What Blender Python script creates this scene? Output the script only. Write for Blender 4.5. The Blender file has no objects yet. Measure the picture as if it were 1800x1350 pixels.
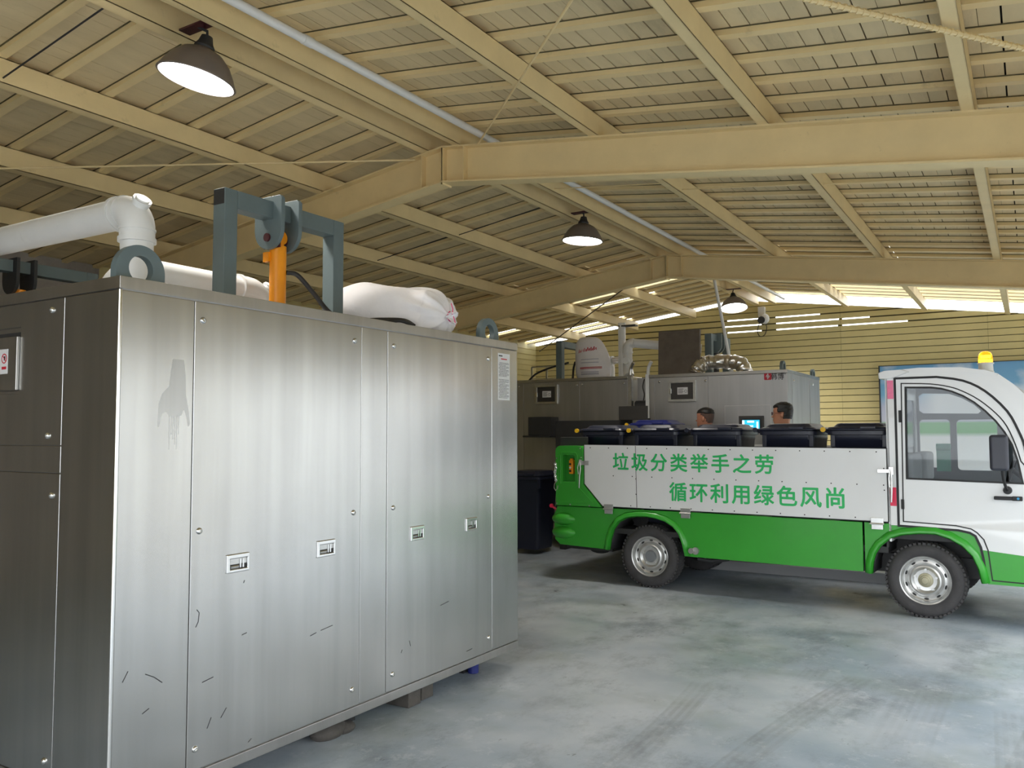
import bpy, math, random
from mathutils import Vector, Matrix, Euler
from mathutils.geometry import tessellate_polygon
random.seed(7)
SC = bpy.context.scene
COL = SC.collection
PI = math.pi

# ------------------------------------------------------------------ camera, world, exposure
cam_d = bpy.data.cameras.new('camera')
cam = bpy.data.objects.new('camera', cam_d); COL.objects.link(cam)
cam_d.sensor_width = 36.0
cam_d.lens = 36.0 * 1470 / 1800
cam_d.clip_start = 0.05
XC = Vector((0.85012664, 0.52656977, -0.00299478))      # camera right axis in the place
YC = Vector((0.03355749, -0.04849985, 0.99825931))      # camera up axis
ZC = Vector((0.52550794, -0.84874733, -0.05890137))     # camera back axis
m = Matrix((XC, YC, ZC)).transposed().to_4x4()
m.translation = Vector((0, 0, 1.5))
cam.matrix_world = m
SC.camera = cam

w = bpy.data.worlds.new('overcast'); SC.world = w; w.use_nodes = True
wn = w.node_tree; wn.nodes.clear()
wo = wn.nodes.new('ShaderNodeOutputWorld'); bg = wn.nodes.new('ShaderNodeBackground')
tc = wn.nodes.new('ShaderNodeTexCoord'); sx = wn.nodes.new('ShaderNodeSeparateXYZ'); cr = wn.nodes.new('ShaderNodeValToRGB')
cr.color_ramp.elements[0].position = 0.45; cr.color_ramp.elements[0].color = (0.92, 0.96, 1.0, 1)
cr.color_ramp.elements[1].position = 1.0; cr.color_ramp.elements[1].color = (0.86, 0.93, 1.0, 1)
wn.links.new(tc.outputs['Generated'], sx.inputs[0]); wn.links.new(sx.outputs['Z'], cr.inputs[0])
wn.links.new(cr.outputs[0], bg.inputs[0]); wn.links.new(bg.outputs[0], wo.inputs[0])
bg.inputs[1].default_value = 2.9
SC.view_settings.view_transform = 'Standard'
SC.view_settings.look = 'None'
SC.view_settings.exposure = 0.98
SC.view_settings.gamma = 1.0
SC.view_settings.use_curve_mapping = False
SC.cycles.max_bounces = 12
SC.cycles.diffuse_bounces = 8
SC.cycles.glossy_bounces = 6
SC.cycles.transparent_max_bounces = 12


# ------------------------------------------------------------------ mesh builder
class MB:
    def __init__(s):
        s.v = []; s.f = []

    def add(s, vs, fs, M=None):
        o = len(s.v)
        if M is not None:
            vs = [M @ Vector(p) for p in vs]
        s.v += [tuple(p) for p in vs]
        s.f += [tuple(i + o for i in f) for f in fs]
        return s

    def hexa(s, p, M=None):
        return s.add(p, [(0, 3, 2, 1), (4, 5, 6, 7), (0, 1, 5, 4), (1, 2, 6, 5), (2, 3, 7, 6), (3, 0, 4, 7)], M)

    def box(s, x0, x1, y0, y1, z0, z1, M=None):
        return s.hexa([(x0, y0, z0), (x1, y0, z0), (x1, y1, z0), (x0, y1, z0),
                       (x0, y0, z1), (x1, y0, z1), (x1, y1, z1), (x0, y1, z1)], M)

    def plate(s, loops, axis, a, b, M=None):
        """a flat outline with holes, given as 2-D loops, extruded along axis from a to b"""
        def p3(q, c):
            return {'x': (c, q[0], q[1]), 'y': (q[0], c, q[1]), 'z': (q[0], q[1], c)}[axis]
        flat = [p for l in loops for p in l]
        tris = tessellate_polygon([[Vector((p[0], p[1], 0)) for p in l] for l in loops])
        n = len(flat)
        vs = [p3(p, a) for p in flat] + [p3(p, b) for p in flat]
        fs = [tuple(t) for t in tris] + [tuple(i + n for i in reversed(t)) for t in tris]
        k = 0
        for l in loops:
            for i in range(len(l)):
                j = (i + 1) % len(l)
                fs.append((k + i, k + j, k + j + n, k + i + n))
            k += len(l)
        return s.add(vs, fs, M)

    def tube(s, path, r, n=12, closed=False, caps=True, M=None):
        P = [Vector(p) for p in path]
        R = list(r) if isinstance(r, (list, tuple)) else [r] * len(P)
        vs = []; fs = []; k = len(P)
        def tang(i):
            if closed:
                return (P[(i + 1) % k] - P[i - 1]).normalized()
            a = P[max(i - 1, 0)]; b = P[min(i + 1, k - 1)]
            return (b - a).normalized()
        t0 = tang(0)
        ref = Vector((0, 0, 1)) if abs(t0.z) < 0.9 else Vector((1, 0, 0))
        u = t0.cross(ref).normalized()
        for i in range(k):
            t = tang(i)
            u = (u - t * u.dot(t)).normalized(); w_ = t.cross(u)
            for j in range(n):
                a = 2 * PI * j / n
                vs.append(P[i] + (u * math.cos(a) + w_ * math.sin(a)) * R[i])
        for i in range(k if closed else k - 1):
            for j in range(n):
                a = i * n + j; b = i * n + (j + 1) % n; i2 = (i + 1) % k
                fs.append((a, b, i2 * n + (j + 1) % n, i2 * n + j))
        if caps and not closed:
            fs.append(tuple(reversed(range(n)))); fs.append(tuple((k - 1) * n + j for j in range(n)))
        return s.add(vs, fs, M)

    def lathe(s, prof, o=(0, 0, 0), axis=(0, 0, 1), n=32, M=None):
        """prof: (radius, height along axis); radius 0 closes to a point"""
        A = Vector(axis).normalized()
        ref = Vector((1, 0, 0)) if abs(A.x) < 0.9 else Vector((0, 1, 0))
        u = A.cross(ref).normalized(); w_ = A.cross(u); O = Vector(o)
        vs = []; fs = []; rows = []
        for r, h in prof:
            if r <= 1e-6:
                rows.append([len(vs)]); vs.append(O + A * h)
            else:
                rows.append(list(range(len(vs), len(vs) + n)))
                for j in range(n):
                    a = 2 * PI * j / n
                    vs.append(O + A * h + (u * math.cos(a) + w_ * math.sin(a)) * r)
        for a, b in zip(rows, rows[1:]):
            for j in range(n):
                k = (j + 1) % n
                if len(a) == 1 and len(b) == 1: continue
                if len(a) == 1: fs.append((a[0], b[k], b[j]))
                elif len(b) == 1: fs.append((a[j], a[k], b[0]))
                else: fs.append((a[j], a[k], b[k], b[j]))
        return s.add(vs, fs, M)

    def cyl(s, o, axis, r, h, n=20, M=None):
        return s.lathe([(0, 0), (r, 0), (r, h), (0, h)], o, axis, n, M)

    def ball(s, c, rx, ry=None, rz=None, n=16, M=None):
        ry = ry or rx; rz = rz or rx
        T = Matrix.Translation(Vector(c)) @ Matrix.Diagonal((rx, ry, rz, 1))
        if M is not None: T = M @ T
        k = n // 2
        return s.lathe([(math.sin(PI * i / k), -math.cos(PI * i / k)) if 0 < i < k else (0, -1 if i == 0 else 1) for i in range(k + 1)], n=n, M=T)

    def strip(s, pts, wd, axis, a, b, closed=False, M=None):
        """a flat band of width wd along a 2-D polyline, extruded along axis"""
        P = [Vector(p) for p in pts]; k = len(P); L = []; Rr = []
        for i in range(k):
            if closed: d0 = P[i] - P[i - 1]; d1 = P[(i + 1) % k] - P[i]
            else:
                d0 = P[i] - P[i - 1] if i else P[1] - P[0]
                d1 = P[i + 1] - P[i] if i < k - 1 else d0
            n0 = Vector((-d0.y, d0.x)).normalized(); n1 = Vector((-d1.y, d1.x)).normalized()
            nn = (n0 + n1); nn = nn.normalized() if nn.length > 1e-6 else n0
            q = nn * (wd / 2) / max(0.4, nn.dot(n0))
            L.append(P[i] + q); Rr.append(P[i] - q)
        def p3(q, c):
            return {'x': (c, q[0], q[1]), 'y': (q[0], c, q[1]), 'z': (q[0], q[1], c)}[axis]
        for i in range(k if closed else k - 1):
            j = (i + 1) % k
            s.hexa([p3(L[i], a), p3(L[j], a), p3(Rr[j], a), p3(Rr[i], a), p3(L[i], b), p3(L[j], b), p3(Rr[j], b), p3(Rr[i], b)], M)
        return s


WORLD = {}


def obj(name, mb, mat, parent=None, bevel=0.0, seg=2, smooth=35, mods=(), label=None):
    """link the builder's shape as one mesh object; its origin is moved to the middle of its own foot"""
    pw = WORLD[parent.name] if parent else Vector((0, 0, 0))
    xs = [p[0] for p in mb.v]; ys = [p[1] for p in mb.v]; zs = [p[2] for p in mb.v]
    c = Vector(((min(xs) + max(xs)) / 2, (min(ys) + max(ys)) / 2, min(zs)))
    me = bpy.data.meshes.new(name)
    me.from_pydata([(p[0] - c.x, p[1] - c.y, p[2] - c.z) for p in mb.v], [], mb.f)
    import bmesh
    bm = bmesh.new(); bm.from_mesh(me); bmesh.ops.recalc_face_normals(bm, faces=bm.faces); bm.to_mesh(me); bm.free()
    for p in me.polygons: p.use_smooth = True
    me.set_sharp_from_angle(angle=math.radians(smooth))
    me.materials.append(mat)
    o = bpy.data.objects.new(name, me); COL.objects.link(o)
    o.location = c - pw
    if parent: o.parent = parent
    WORLD[o.name] = c
    if bevel:
        b = o.modifiers.new('edge', 'BEVEL'); b.width = bevel; b.segments = seg; b.limit_method = 'ANGLE'; b.angle_limit = math.radians(40); b.harden_normals = True
    for t, kw in mods:
        md = o.modifiers.new(t.lower(), t)
        for a, v in kw.items(): setattr(md, a, v)
    if label: o['label'] = label
    return o


def tag(o, label=None, cat=None, group=None, kind=None):
    if label: o['label'] = label
    if cat: o['category'] = cat
    if group: o['group'] = group
    if kind: o['kind'] = kind
    return o


def thing(name, label, cat, loc=(0, 0, 0), rot=(0, 0, 0), group=None, local=False):
    o = bpy.data.objects.new(name, None); COL.objects.link(o)
    o.empty_display_size = 0.1
    o.location = loc; o.rotation_euler = rot
    WORLD[o.name] = Vector((0, 0, 0)) if local else Vector(loc)
    return tag(o, label, cat, group)


def struct(name, mb, mat, label=None, cat=None, group=None, **kw):
    o = obj(name, mb, mat, **kw)
    return tag(o, label, cat, group, 'structure')


def kids(o):
    return [c for c in bpy.data.objects if c.parent == o]


def dup(o, parent=None, loc=None, rot=None, label=None):
    c = o.copy(); COL.objects.link(c); c.parent = parent
    if loc is not None: c.location = loc
    if rot is not None: c.rotation_euler = rot
    if label: c['label'] = label
    for ch in kids(o): dup(ch, c)
    return c


# ------------------------------------------------------------------ materials
def lin(r, g, b):
    f = lambda c: (c / 255 / 12.92) if c / 255 <= 0.04045 else ((c / 255 + 0.055) / 1.055) ** 2.4
    return (f(r), f(g), f(b))


def mat(name, col, rough=0.5, metal=0.0, vary=0.0, scale=4.0, stretch=(1, 1, 1), bump=0.0, bscale=60, rvary=0.0, spec=0.5, emit=None, trans=0.0, alpha=1.0, coat=0.0, dirt=None, dscale=2.0, dlo=.5, dhi=.75):
    M = bpy.data.materials.new(name); M.use_nodes = True
    nt = M.node_tree; N = nt.nodes; L = nt.links
    p = N['Principled BSDF']
    p.inputs['Base Color'].default_value = (*col, 1); p.inputs['Roughness'].default_value = rough
    p.inputs['Metallic'].default_value = metal; p.inputs['Specular IOR Level'].default_value = spec
    p.inputs['Coat Weight'].default_value = coat; p.inputs['Coat Roughness'].default_value = 0.08
    p.inputs['Transmission Weight'].default_value = trans; p.inputs['Alpha'].default_value = alpha
    if emit: p.inputs['Emission Color'].default_value = (*emit[0], 1); p.inputs['Emission Strength'].default_value = emit[1]
    t = N.new('ShaderNodeTexCoord'); mp = N.new('ShaderNodeMapping'); mp.inputs['Scale'].default_value = stretch
    L.new(t.outputs['Object'], mp.inputs[0])
    if vary or rvary or dirt:
        n = N.new('ShaderNodeTexNoise'); n.inputs['Scale'].default_value = scale; n.inputs['Detail'].default_value = 6; n.inputs['Roughness'].default_value = .62
        L.new(mp.outputs[0], n.inputs[0])
        out = None
        if vary:
            r = N.new('ShaderNodeMapRange'); r.inputs[1].default_value = .3; r.inputs[2].default_value = .7; r.inputs[3].default_value = 1 - vary; r.inputs[4].default_value = 1 + vary
            L.new(n.outputs[0], r.inputs[0])
            v = N.new('ShaderNodeVectorMath'); v.operation = 'SCALE'; v.inputs[0].default_value = col
            L.new(r.outputs[0], v.inputs['Scale']); out = v.outputs[0]
        if dirt:
            n2 = N.new('ShaderNodeTexNoise'); n2.inputs['Scale'].default_value = dscale; n2.inputs['Detail'].default_value = 8; n2.inputs['Roughness'].default_value = .7
            L.new(mp.outputs[0], n2.inputs[0])
            r2 = N.new('ShaderNodeMapRange'); r2.inputs[1].default_value = dlo; r2.inputs[2].default_value = dhi; L.new(n2.outputs[0], r2.inputs[0])
            mx = N.new('ShaderNodeMix'); mx.data_type = 'RGBA'
            L.new(r2.outputs[0], mx.inputs[0]); mx.inputs[6].default_value = (*col, 1); mx.inputs[7].default_value = (*dirt, 1)
            if out: L.new(out, mx.inputs[6])
            out = mx.outputs[2]
        if out: L.new(out, p.inputs['Base Color'])
        if rvary:
            r3 = N.new('ShaderNodeMapRange'); r3.inputs[1].default_value = .3; r3.inputs[2].default_value = .7; r3.inputs[3].default_value = max(.02, rough - rvary); r3.inputs[4].default_value = rough + rvary
            L.new(n.outputs[0], r3.inputs[0]); L.new(r3.outputs[0], p.inputs['Roughness'])
    if bump:
        nb = N.new('ShaderNodeTexNoise'); nb.inputs['Scale'].default_value = bscale; nb.inputs['Detail'].default_value = 4
        b = N.new('ShaderNodeBump'); b.inputs['Strength'].default_value = bump; b.inputs['Distance'].default_value = .01
        L.new(mp.outputs[0], nb.inputs[0]); L.new(nb.outputs[0], b.inputs['Height']); L.new(b.outputs[0], p.inputs['Normal'])
    return M


CREAM = (0.78, 0.62, 0.33)
m_beam = mat('cream_paint', CREAM, .5, vary=.06, scale=3, dirt=(.22, .17, .09), dscale=5, dlo=.62, dhi=.95)
m_deck = mat('cream_boards', (0.66, 0.535, 0.315), .65, vary=.1, scale=5, stretch=(1, .25, 1), dirt=(.2, .15, .085), dscale=3, dlo=.55, dhi=.95)
m_side = mat('cream_siding', (0.62, 0.53, 0.25), .45, vary=.06, scale=2)
m_outwall = mat('pale_render', (.66, .66, .65), .85, vary=.05, scale=.8)
m_block = mat('added_blockwork', (.36, .325, .29), .85, vary=.2, scale=3)
m_joint = mat('dark_joint', (.10, .085, .04), .8, vary=.2)  # dark brown; behind the gable siding it stands for lap shadow
m_void = mat('dark_void', (.012, .011, .01), .9, vary=.1)
def steel_mat(name, tint, r0, r1, seed):
    M = bpy.data.materials.new(name); M.use_nodes = True
    nt = M.node_tree; N = nt.nodes; L = nt.links; p = N['Principled BSDF']
    p.inputs['Metallic'].default_value = 1.0
    t = N.new('ShaderNodeTexCoord')
    def noise(sc, stretch, det=5, off=0):
        mp = N.new('ShaderNodeMapping'); mp.inputs['Scale'].default_value = stretch; mp.inputs['Location'].default_value = (seed + off, seed * 1.7, off)
        L.new(t.outputs['Object'], mp.inputs[0])
        n = N.new('ShaderNodeTexNoise'); n.inputs['Scale'].default_value = sc; n.inputs['Detail'].default_value = det; n.inputs['Roughness'].default_value = .6
        L.new(mp.outputs[0], n.inputs[0]); return n.outputs[0]
    def rng(s, a, b, c, d):
        r = N.new('ShaderNodeMapRange'); r.inputs[1].default_value = a; r.inputs[2].default_value = b; r.inputs[3].default_value = c; r.inputs[4].default_value = d
        L.new(s, r.inputs[0]); return r.outputs[0]
    def mul(a, b):
        x = N.new('ShaderNodeMath'); x.operation = 'MULTIPLY'; L.new(a, x.inputs[0]); L.new(b, x.inputs[1]); return x.outputs[0]
    def add(a, b):
        x = N.new('ShaderNodeMath'); x.operation = 'ADD'; L.new(a, x.inputs[0]); L.new(b, x.inputs[1]); return x.outputs[0]
    streak = mul(rng(noise(9, (1, 1, .05), 3), .2, .8, .88, 1.09), rng(noise(30, (1, 1, .015), 2, 6), .2, .8, .965, 1.03))       # brushed and wiped streaks running down
    smudge = rng(noise(2.0, (1, 1, .5), 2.5, 3), .25, .85, 1.08, .84)
    k = mul(streak, smudge)
    v = N.new('ShaderNodeVectorMath'); v.operation = 'SCALE'; v.inputs[0].default_value = tint; L.new(k, v.inputs['Scale'])
    L.new(v.outputs[0], p.inputs['Base Color'])
    p.inputs['Roughness'].default_value = (r0 + r1) / 2 + .03
    p.inputs['Anisotropic'].default_value = .15
    b = N.new('ShaderNodeBump'); b.inputs['Strength'].default_value = .035; b.inputs['Distance'].default_value = .02
    L.new(noise(1.6, (1, 1, .7), 2, 4), b.inputs['Height']); L.new(b.outputs[0], p.inputs['Normal'])
    return M
m_steel = steel_mat('brushed_stainless', (.56, .558, .55), .19, .29, 1.0)
m_stain = steel_mat('stained_stainless', (.50, .498, .492), .27, .36, 2.0)
m_steel_cap = steel_mat('brushed_stainless_trim', (.50, .49, .475), .24, .36, 4.0)
m_steel_far = steel_mat('dull_shaded_stainless', (.46, .457, .452), .34, .48, 8.0)  # rougher finish; tint also darkened for the light falloff at the far end
m_chrome = mat('bright_metal', (.75, .75, .74), .18, 1.0, vary=.05)
m_zinc = mat('zinc_metal', (.55, .55, .53), .35, 1.0, vary=.1, scale=20)
m_dark = mat('dark_metal', (.025, .025, .026), .55, vary=.2, scale=8)
m_black = mat('black_rubber', (.014, .014, .015), .55, vary=.1)
m_tyre = mat('tyre_rubber', (.05, .048, .05), .75, vary=.25, scale=9, bump=.15, bscale=90)
m_grey = mat('grey_green_paint', lin(96, 110, 112), .5, vary=.08, scale=6, dirt=(.16, .12, .1), dscale=9, dlo=.66, dhi=.85)
m_rust = mat('rusty_grease', lin(70, 28, 34), .45, vary=.4, scale=14)
m_orange = mat('orange_paint', lin(240, 150, 20), .35, vary=.05, scale=10, dirt=(.2, .1, .02), dscale=14, dlo=.68, dhi=.8)
m_pvc = mat('white_pvc', (.72, .72, .7), .35, vary=.04, scale=5, dirt=(.4, .39, .36), dscale=7, dlo=.6, dhi=.95)
m_bag = mat('woven_sack', (.80, .78, .79), .6, vary=.04, scale=6, bump=.25, bscale=40)
m_pink = mat('pink_string', lin(220, 60, 120), .6, vary=.1)
m_wtruck = mat('white_truck_paint', (.76, .77, .77), .3, coat=.4, vary=.015, scale=3)
m_gtruck = mat('green_truck_paint', lin(50, 156, 44), .38, coat=.25, vary=.05, scale=3)
m_letter = mat('green_lettering', lin(40, 185, 100), .45, vary=.03)
m_glass = mat('tinted_glass', (.62, .66, .68), .02, trans=1.0, vary=.01)
m_glass.node_tree.nodes['Principled BSDF'].inputs['IOR'].default_value = 1.33
m_bin = mat('navy_plastic', lin(27, 31, 48), .38, vary=.08, scale=6, rvary=.06)
m_bluebin = mat('blue_plastic', lin(28, 38, 110), .4, vary=.06)
m_yellow = mat('yellow_plastic', lin(228, 180, 30), .45, vary=.05)
m_red = mat('red_reflector', lin(225, 40, 80), .35, vary=.05)
m_whitetape = mat('white_reflector', (.82, .82, .82), .35, vary=.03)
m_white = mat('white_paint', (.72, .73, .72), .45, vary=.03)
m_sticker = mat('sticker_white', (.68, .68, .68), .4, vary=.03)
m_ink = mat('black_ink', (.03, .03, .035), .5, vary=.05)
m_redink = mat('red_ink', lin(190, 30, 50), .5, vary=.05)
m_lens = mat('lamp_lens', (.9, .9, .9), .4, emit=((1.0, .97, .93), 14.0), vary=.01)
m_shade = mat('lamp_shade_metal', (.20, .17, .155), .4, metal=.3, vary=.1)
m_amber = mat('amber_lens', (1.0, .42, .02), .15, emit=((1.0, .38, .01), 1.6), vary=.03)
m_glow = mat('beacon_bulb', (1, .8, .4), .3, emit=((1.0, .66, .15), 2.2), vary=.01)
m_screen = mat('screen_blue', lin(40, 170, 200), .3, emit=(lin(40, 170, 210), .75), vary=.02)
m_screenw = mat('screen_white', (.8, .85, .9), .3, emit=((.8, .9, 1), .8), vary=.02)
m_foil = mat('crinkled_foil', (.75, .74, .72), .25, 1.0, bump=.9, bscale=14, vary=.1)
m_brown = mat('brown_board', lin(100, 90, 80), .7, vary=.2, scale=7)
m_hose = mat('black_hose', (.02, .018, .017), .45, vary=.1)
m_brick = mat('old_brick', lin(78, 74, 70), .85, vary=.2, scale=20, bump=.4)
m_seatm = mat('mint_cloth', lin(120, 190, 165), .8, vary=.06)
m_seatc = mat('pale_seat_cover', lin(185, 186, 186), .7, vary=.08)
m_pinktape = mat('faded_pink_reflector', lin(248, 125, 165), .4, vary=.08, scale=30)
m_greyin = mat('grey_trim', lin(120, 124, 128), .6, vary=.05)
m_skin1 = mat('skin_tan', lin(176, 120, 94), .5, vary=.05, scale=12)
m_skin2 = mat('skin_light', lin(188, 132, 104), .5, vary=.05, scale=12)
m_hair = mat('black_hair', (.012, .011, .01), .5, vary=.3, scale=60, stretch=(1, 1, .2))
m_stub = mat('shaved_hair', lin(92, 70, 60), .7, vary=.1, scale=80)
m_shirt = mat('grey_shirt', lin(110, 118, 110), .8, vary=.08)
m_hivis = mat('hivis_yellow', lin(200, 230, 50), .7, vary=.05)
m_trouser = mat('navy_trousers', lin(34, 38, 52), .8, vary=.1)


def floor_mat():
    M = bpy.data.materials.new('worn_epoxy_floor'); M.use_nodes = True
    nt = M.node_tree; N = nt.nodes; L = nt.links; p = N['Principled BSDF']
    g = N.new('ShaderNodeNewGeometry'); P = g.outputs['Position']
    sp = N.new('ShaderNodeSeparateXYZ'); L.new(P, sp.inputs[0])
    def noise(sc, stretch=(1, 1, 1), det=6, rg=.6, off=(0, 0, 0)):
        mp = N.new('ShaderNodeMapping'); mp.inputs['Scale'].default_value = stretch; mp.inputs['Location'].default_value = off; L.new(P, mp.inputs[0])
        n = N.new('ShaderNodeTexNoise'); n.inputs['Scale'].default_value = sc; n.inputs['Detail'].default_value = det; n.inputs['Roughness'].default_value = rg; L.new(mp.outputs[0], n.inputs[0]); return n.outputs[0]
    def rng(s, a, b, c=0, d=1):
        r = N.new('ShaderNodeMapRange'); r.interpolation_type = 'SMOOTHSTEP'
        for i, x in enumerate((a, b, c, d)): r.inputs[i + 1].default_value = x
        L.new(s, r.inputs[0]); return r.outputs[0]
    def op(o, a, b=None):
        x = N.new('ShaderNodeMath'); x.operation = o
        for i, s in enumerate((a, b)):
            if s is None: continue
            if isinstance(s, (int, float)): x.inputs[i].default_value = s
            else: L.new(s, x.inputs[i])
        return x.outputs[0]
    def mix(f, a, b):
        x = N.new('ShaderNodeMix'); x.data_type = 'RGBA'
        if isinstance(f, (int, float)): x.inputs[0].default_value = f
        else: L.new(f, x.inputs[0])
        for i, s in ((6, a), (7, b)):
            if isinstance(s, tuple): x.inputs[i].default_value = (*s, 1)
            else: L.new(s, x.inputs[i])
        return x.outputs[2]
    c = mix(rng(noise(.55, det=4), .35, .65), (.27, .33, .39), (.50, .535, .57))
    c = mix(op('MULTIPLY', rng(noise(.9, det=5, off=(3, 7, 0)), .48, .7), .55), c, (.24, .275, .235))          # olive stains
    c = mix(op('MULTIPLY', rng(noise(1.8, (1, .6, 1), det=9, rg=.78, off=(9, 2, 0)), .46, .7), .7), c, (.15, .17, .185))  # grime
    c = mix(op('MULTIPLY', rng(noise(5, det=9, rg=.8, off=(1, 4, 0)),   .54, .62), .4), c, (.55, .575, .6))     # worn pale patches
    c = mix(op('MULTIPLY', rng(noise(9, (1, .45, 1), det=9, rg=.8, off=(5, 5, 0)), .62, .66), .7), c, (.10, .11, .115))  # scuffs
    # tyre tracks: gently curved bands, x0 at y=3, slope, curvature, width, y range
    X = sp.outputs['X']; Y = sp.outputs['Y']
    grain = rng(noise(7, (1, .5, 1), det=7, off=(2, 8, 0)), .3, .7, .25, 1)
    for x0, sl, cu, wd, ya, yb, s in ((-1.62, .02, -.035, .17, 2.0, 5.0, .5), (-1.25, .05, .03, .17, 2.0, 5.6, .55), (-.32, .22, -.03, .18, 2.0, 5.3, .42), (-.05, -.04, .0, .17, 2.0, 5.35, .5), (.02, .12, .0, .15, 4.6, 5.9, .45), (-.62, .02, .0, .3, 4.2, 5.6, .35), (-1.25, .02, .0, .16, 5.2, 5.65, .7)):
        dy = op('SUBTRACT', Y, 3.0)
        cx = op('ADD', op('MULTIPLY', dy, sl), op('MULTIPLY', op('MULTIPLY', dy, dy), cu))
        dx = op('SUBTRACT', op('SUBTRACT', X, x0), cx); d = op('ABSOLUTE', dx)
        ribs = rng(op('SINE', op('MULTIPLY', dx, 150.0)), -.8, .6, .55, 1)          # tread ribs along the track
        band = rng(d, wd * .5, wd * .44)
        ends = op('MULTIPLY', rng(Y, ya, ya + .5), rng(Y, yb, yb - .15))
        k = op('MULTIPLY', op('MULTIPLY', op('MULTIPLY', band, ends), op('MULTIPLY', grain, ribs)), s * .75)
        c = mix(k, c, (.15, .155, .15))
    # black oil spots
    vo = N.new('ShaderNodeTexVoronoi'); vo.inputs['Scale'].default_value = 1.1; L.new(P, vo.inputs[0])
    sp2 = op('MULTIPLY', rng(vo.outputs['Distance'], .06, .04), rng(noise(14, det=4), .45, .6))
    c = mix(sp2, c, (.05, .05, .05))
    L.new(c, p.inputs['Base Color'])
    L.new(rng(noise(1.6, det=7, off=(4, 4, 0)), .35, .7, .3, .6), p.inputs['Roughness'])
    p.inputs['Specular IOR Level'].default_value = .45
    b = N.new('ShaderNodeBump'); b.inputs['Strength'].default_value = .08; b.inputs['Distance'].default_value = .02
    L.new(noise(7, det=8, rg=.7), b.inputs['Height']); L.new(b.outputs[0], p.inputs['Normal'])
    return M


m_floor = floor_mat()
m_outside = mat('outside_concrete', (.31, .312, .315), .8, vary=.1, scale=.6)

# ------------------------------------------------------------------ the shed
XR, ZR, SL = -3.8, 3.72, .131          # ridge x, purlin underside there, roof slope
XL, XE, Y0, Y1 = -8.4, 1.25, -2.5, 14.5
def rz(x, dz=0.0): return ZR - SL * abs(x - XR) + dz
def slab(mb, x0, x1, y0, y1, a, b):
    p = [(x0, y0), (x1, y0), (x1, y1), (x0, y1)]
    return mb.hexa([(x, y, rz(x, a)) for x, y in p] + [(x, y, rz(x, b)) for x, y in p])

struct('floor', MB().box(XL, 1.6, Y0, Y1 + .1, -.12, 0), m_floor, smooth=0)
struct('ground', MB().box(-40, 60, -40, 60, -.3, -.13), m_outside)

struct('reflection_wall', MB().box(5.6, 5.8, -14, 26, -.13, 3.3), m_outwall, 'added pale wall out of view, reflected in the steel', 'wall')  # added out of view to give the steel front its pale reflection
struct('floor_slab', MB().box(-4.1, -1.0, 9.08, 12.0, 0, .1), m_outside, 'low concrete plinth under the far machine', 'plinth')
# roof deck: narrow boards along the shed, over battens that run down the slope
for nm, side, xa, xb in (('ceiling_left', -1, XR, XL - .1), ('ceiling_right', 1, XR, XE)):
    mb = MB(); x = XR + side * .01; rnd = random.Random(5 + side)
    YB = 9.95
    while (x - xb) * side < 0:
        gap = rnd.choice((.0025, .005, .006, .0075, .009)) if side > 0 else rnd.choice((.001, .002, .003, .004))
        x2 = x + side * (.0985 - gap)
        slab(mb, min(x, x2), max(x, x2), Y0, YB, .182, .197)
        x += side * .0985
    # far bay: boards across, daylight shows through some of the open joints
    y = -2.222 + .334 * 36; slab(mb, min(xa, xb), max(xa, xb), YB, y, .182, .185)
    while y < Y1 - .1:
        xs = [xa + (xb - xa) * t for t in (0, .26, .5, .77, 1)]
        for i in range(4):
            slit = .062 if rnd.random() < ((.85 if i else .4) if side > 0 else .15) and y > 11.0 else .001
            slab(mb, min(xs[i], xs[i + 1]) + .002, max(xs[i], xs[i + 1]) - .002, y, y + .326 - slit, .182, .185)
            slab(mb, min(xs[i], xs[i + 1]) + .002, max(xs[i], xs[i + 1]) - .002, y + .326, y + .334, .182, .185)
        y += .334
    struct(nm, mb, m_deck, 'cream boarded roof slope seen from below', 'ceiling', smooth=20)
    mb = MB(); jt = MB(); y = -2.222
    while y < Y1 - .05:
        slab(mb, min(xa, xb), max(xa, xb), y, y + .058, .147, .1815)
        slab(jt, min(xa, xb), max(xa, xb), y - .007, y - .0005, .177, .1818)
        y += .334
    struct('ceiling_joint_strip', jt, m_joint, 'dark line where the boards meet the battens', 'ceiling', smooth=20)  # thin dark strip along one side of each batten
    struct('ceiling_batten_strip', mb, m_beam, 'cream battens running down the roof slope', 'ceiling', smooth=20)
    slab2 = slab(MB(), min(xa, xb), max(xa, xb), Y0, YB, .203, .206)
    struct('roof_slab', slab2, m_void)

# purlins (C sections with the web on the +x side)
purl = [-7.3, -6.2, -5.08, -3.96, -3.66, -2.50, -1.34, -.235, .95]
where = ['fourth down the left slope, lowest in view', 'third down the left slope', 'second down the left slope', 'left one of the pair at the ridge', 'right one of the pair at the ridge, beside the white conduit', 'second down the right slope', 'third down the right slope', 'fourth down the right slope', 'along the open eave']
for x, wtx in zip(purl, where):
    mb = MB(); h = .147
    slab(mb, x - .035, x + .035, Y0, Y1 - .05, 0, .005); slab(mb, x - .035, x + .035, Y0, Y1 - .05, h - .004, h)
    slab(mb, x + .030, x + .035, Y0, Y1 - .05, 0, h); slab(mb, x - .035, x - .031, Y0, Y1 - .05, 0, .02)
    struct('purlin_beam', mb, m_beam, 'cream steel purlin ' + wtx, 'purlin', 'roof purlins')

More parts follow.
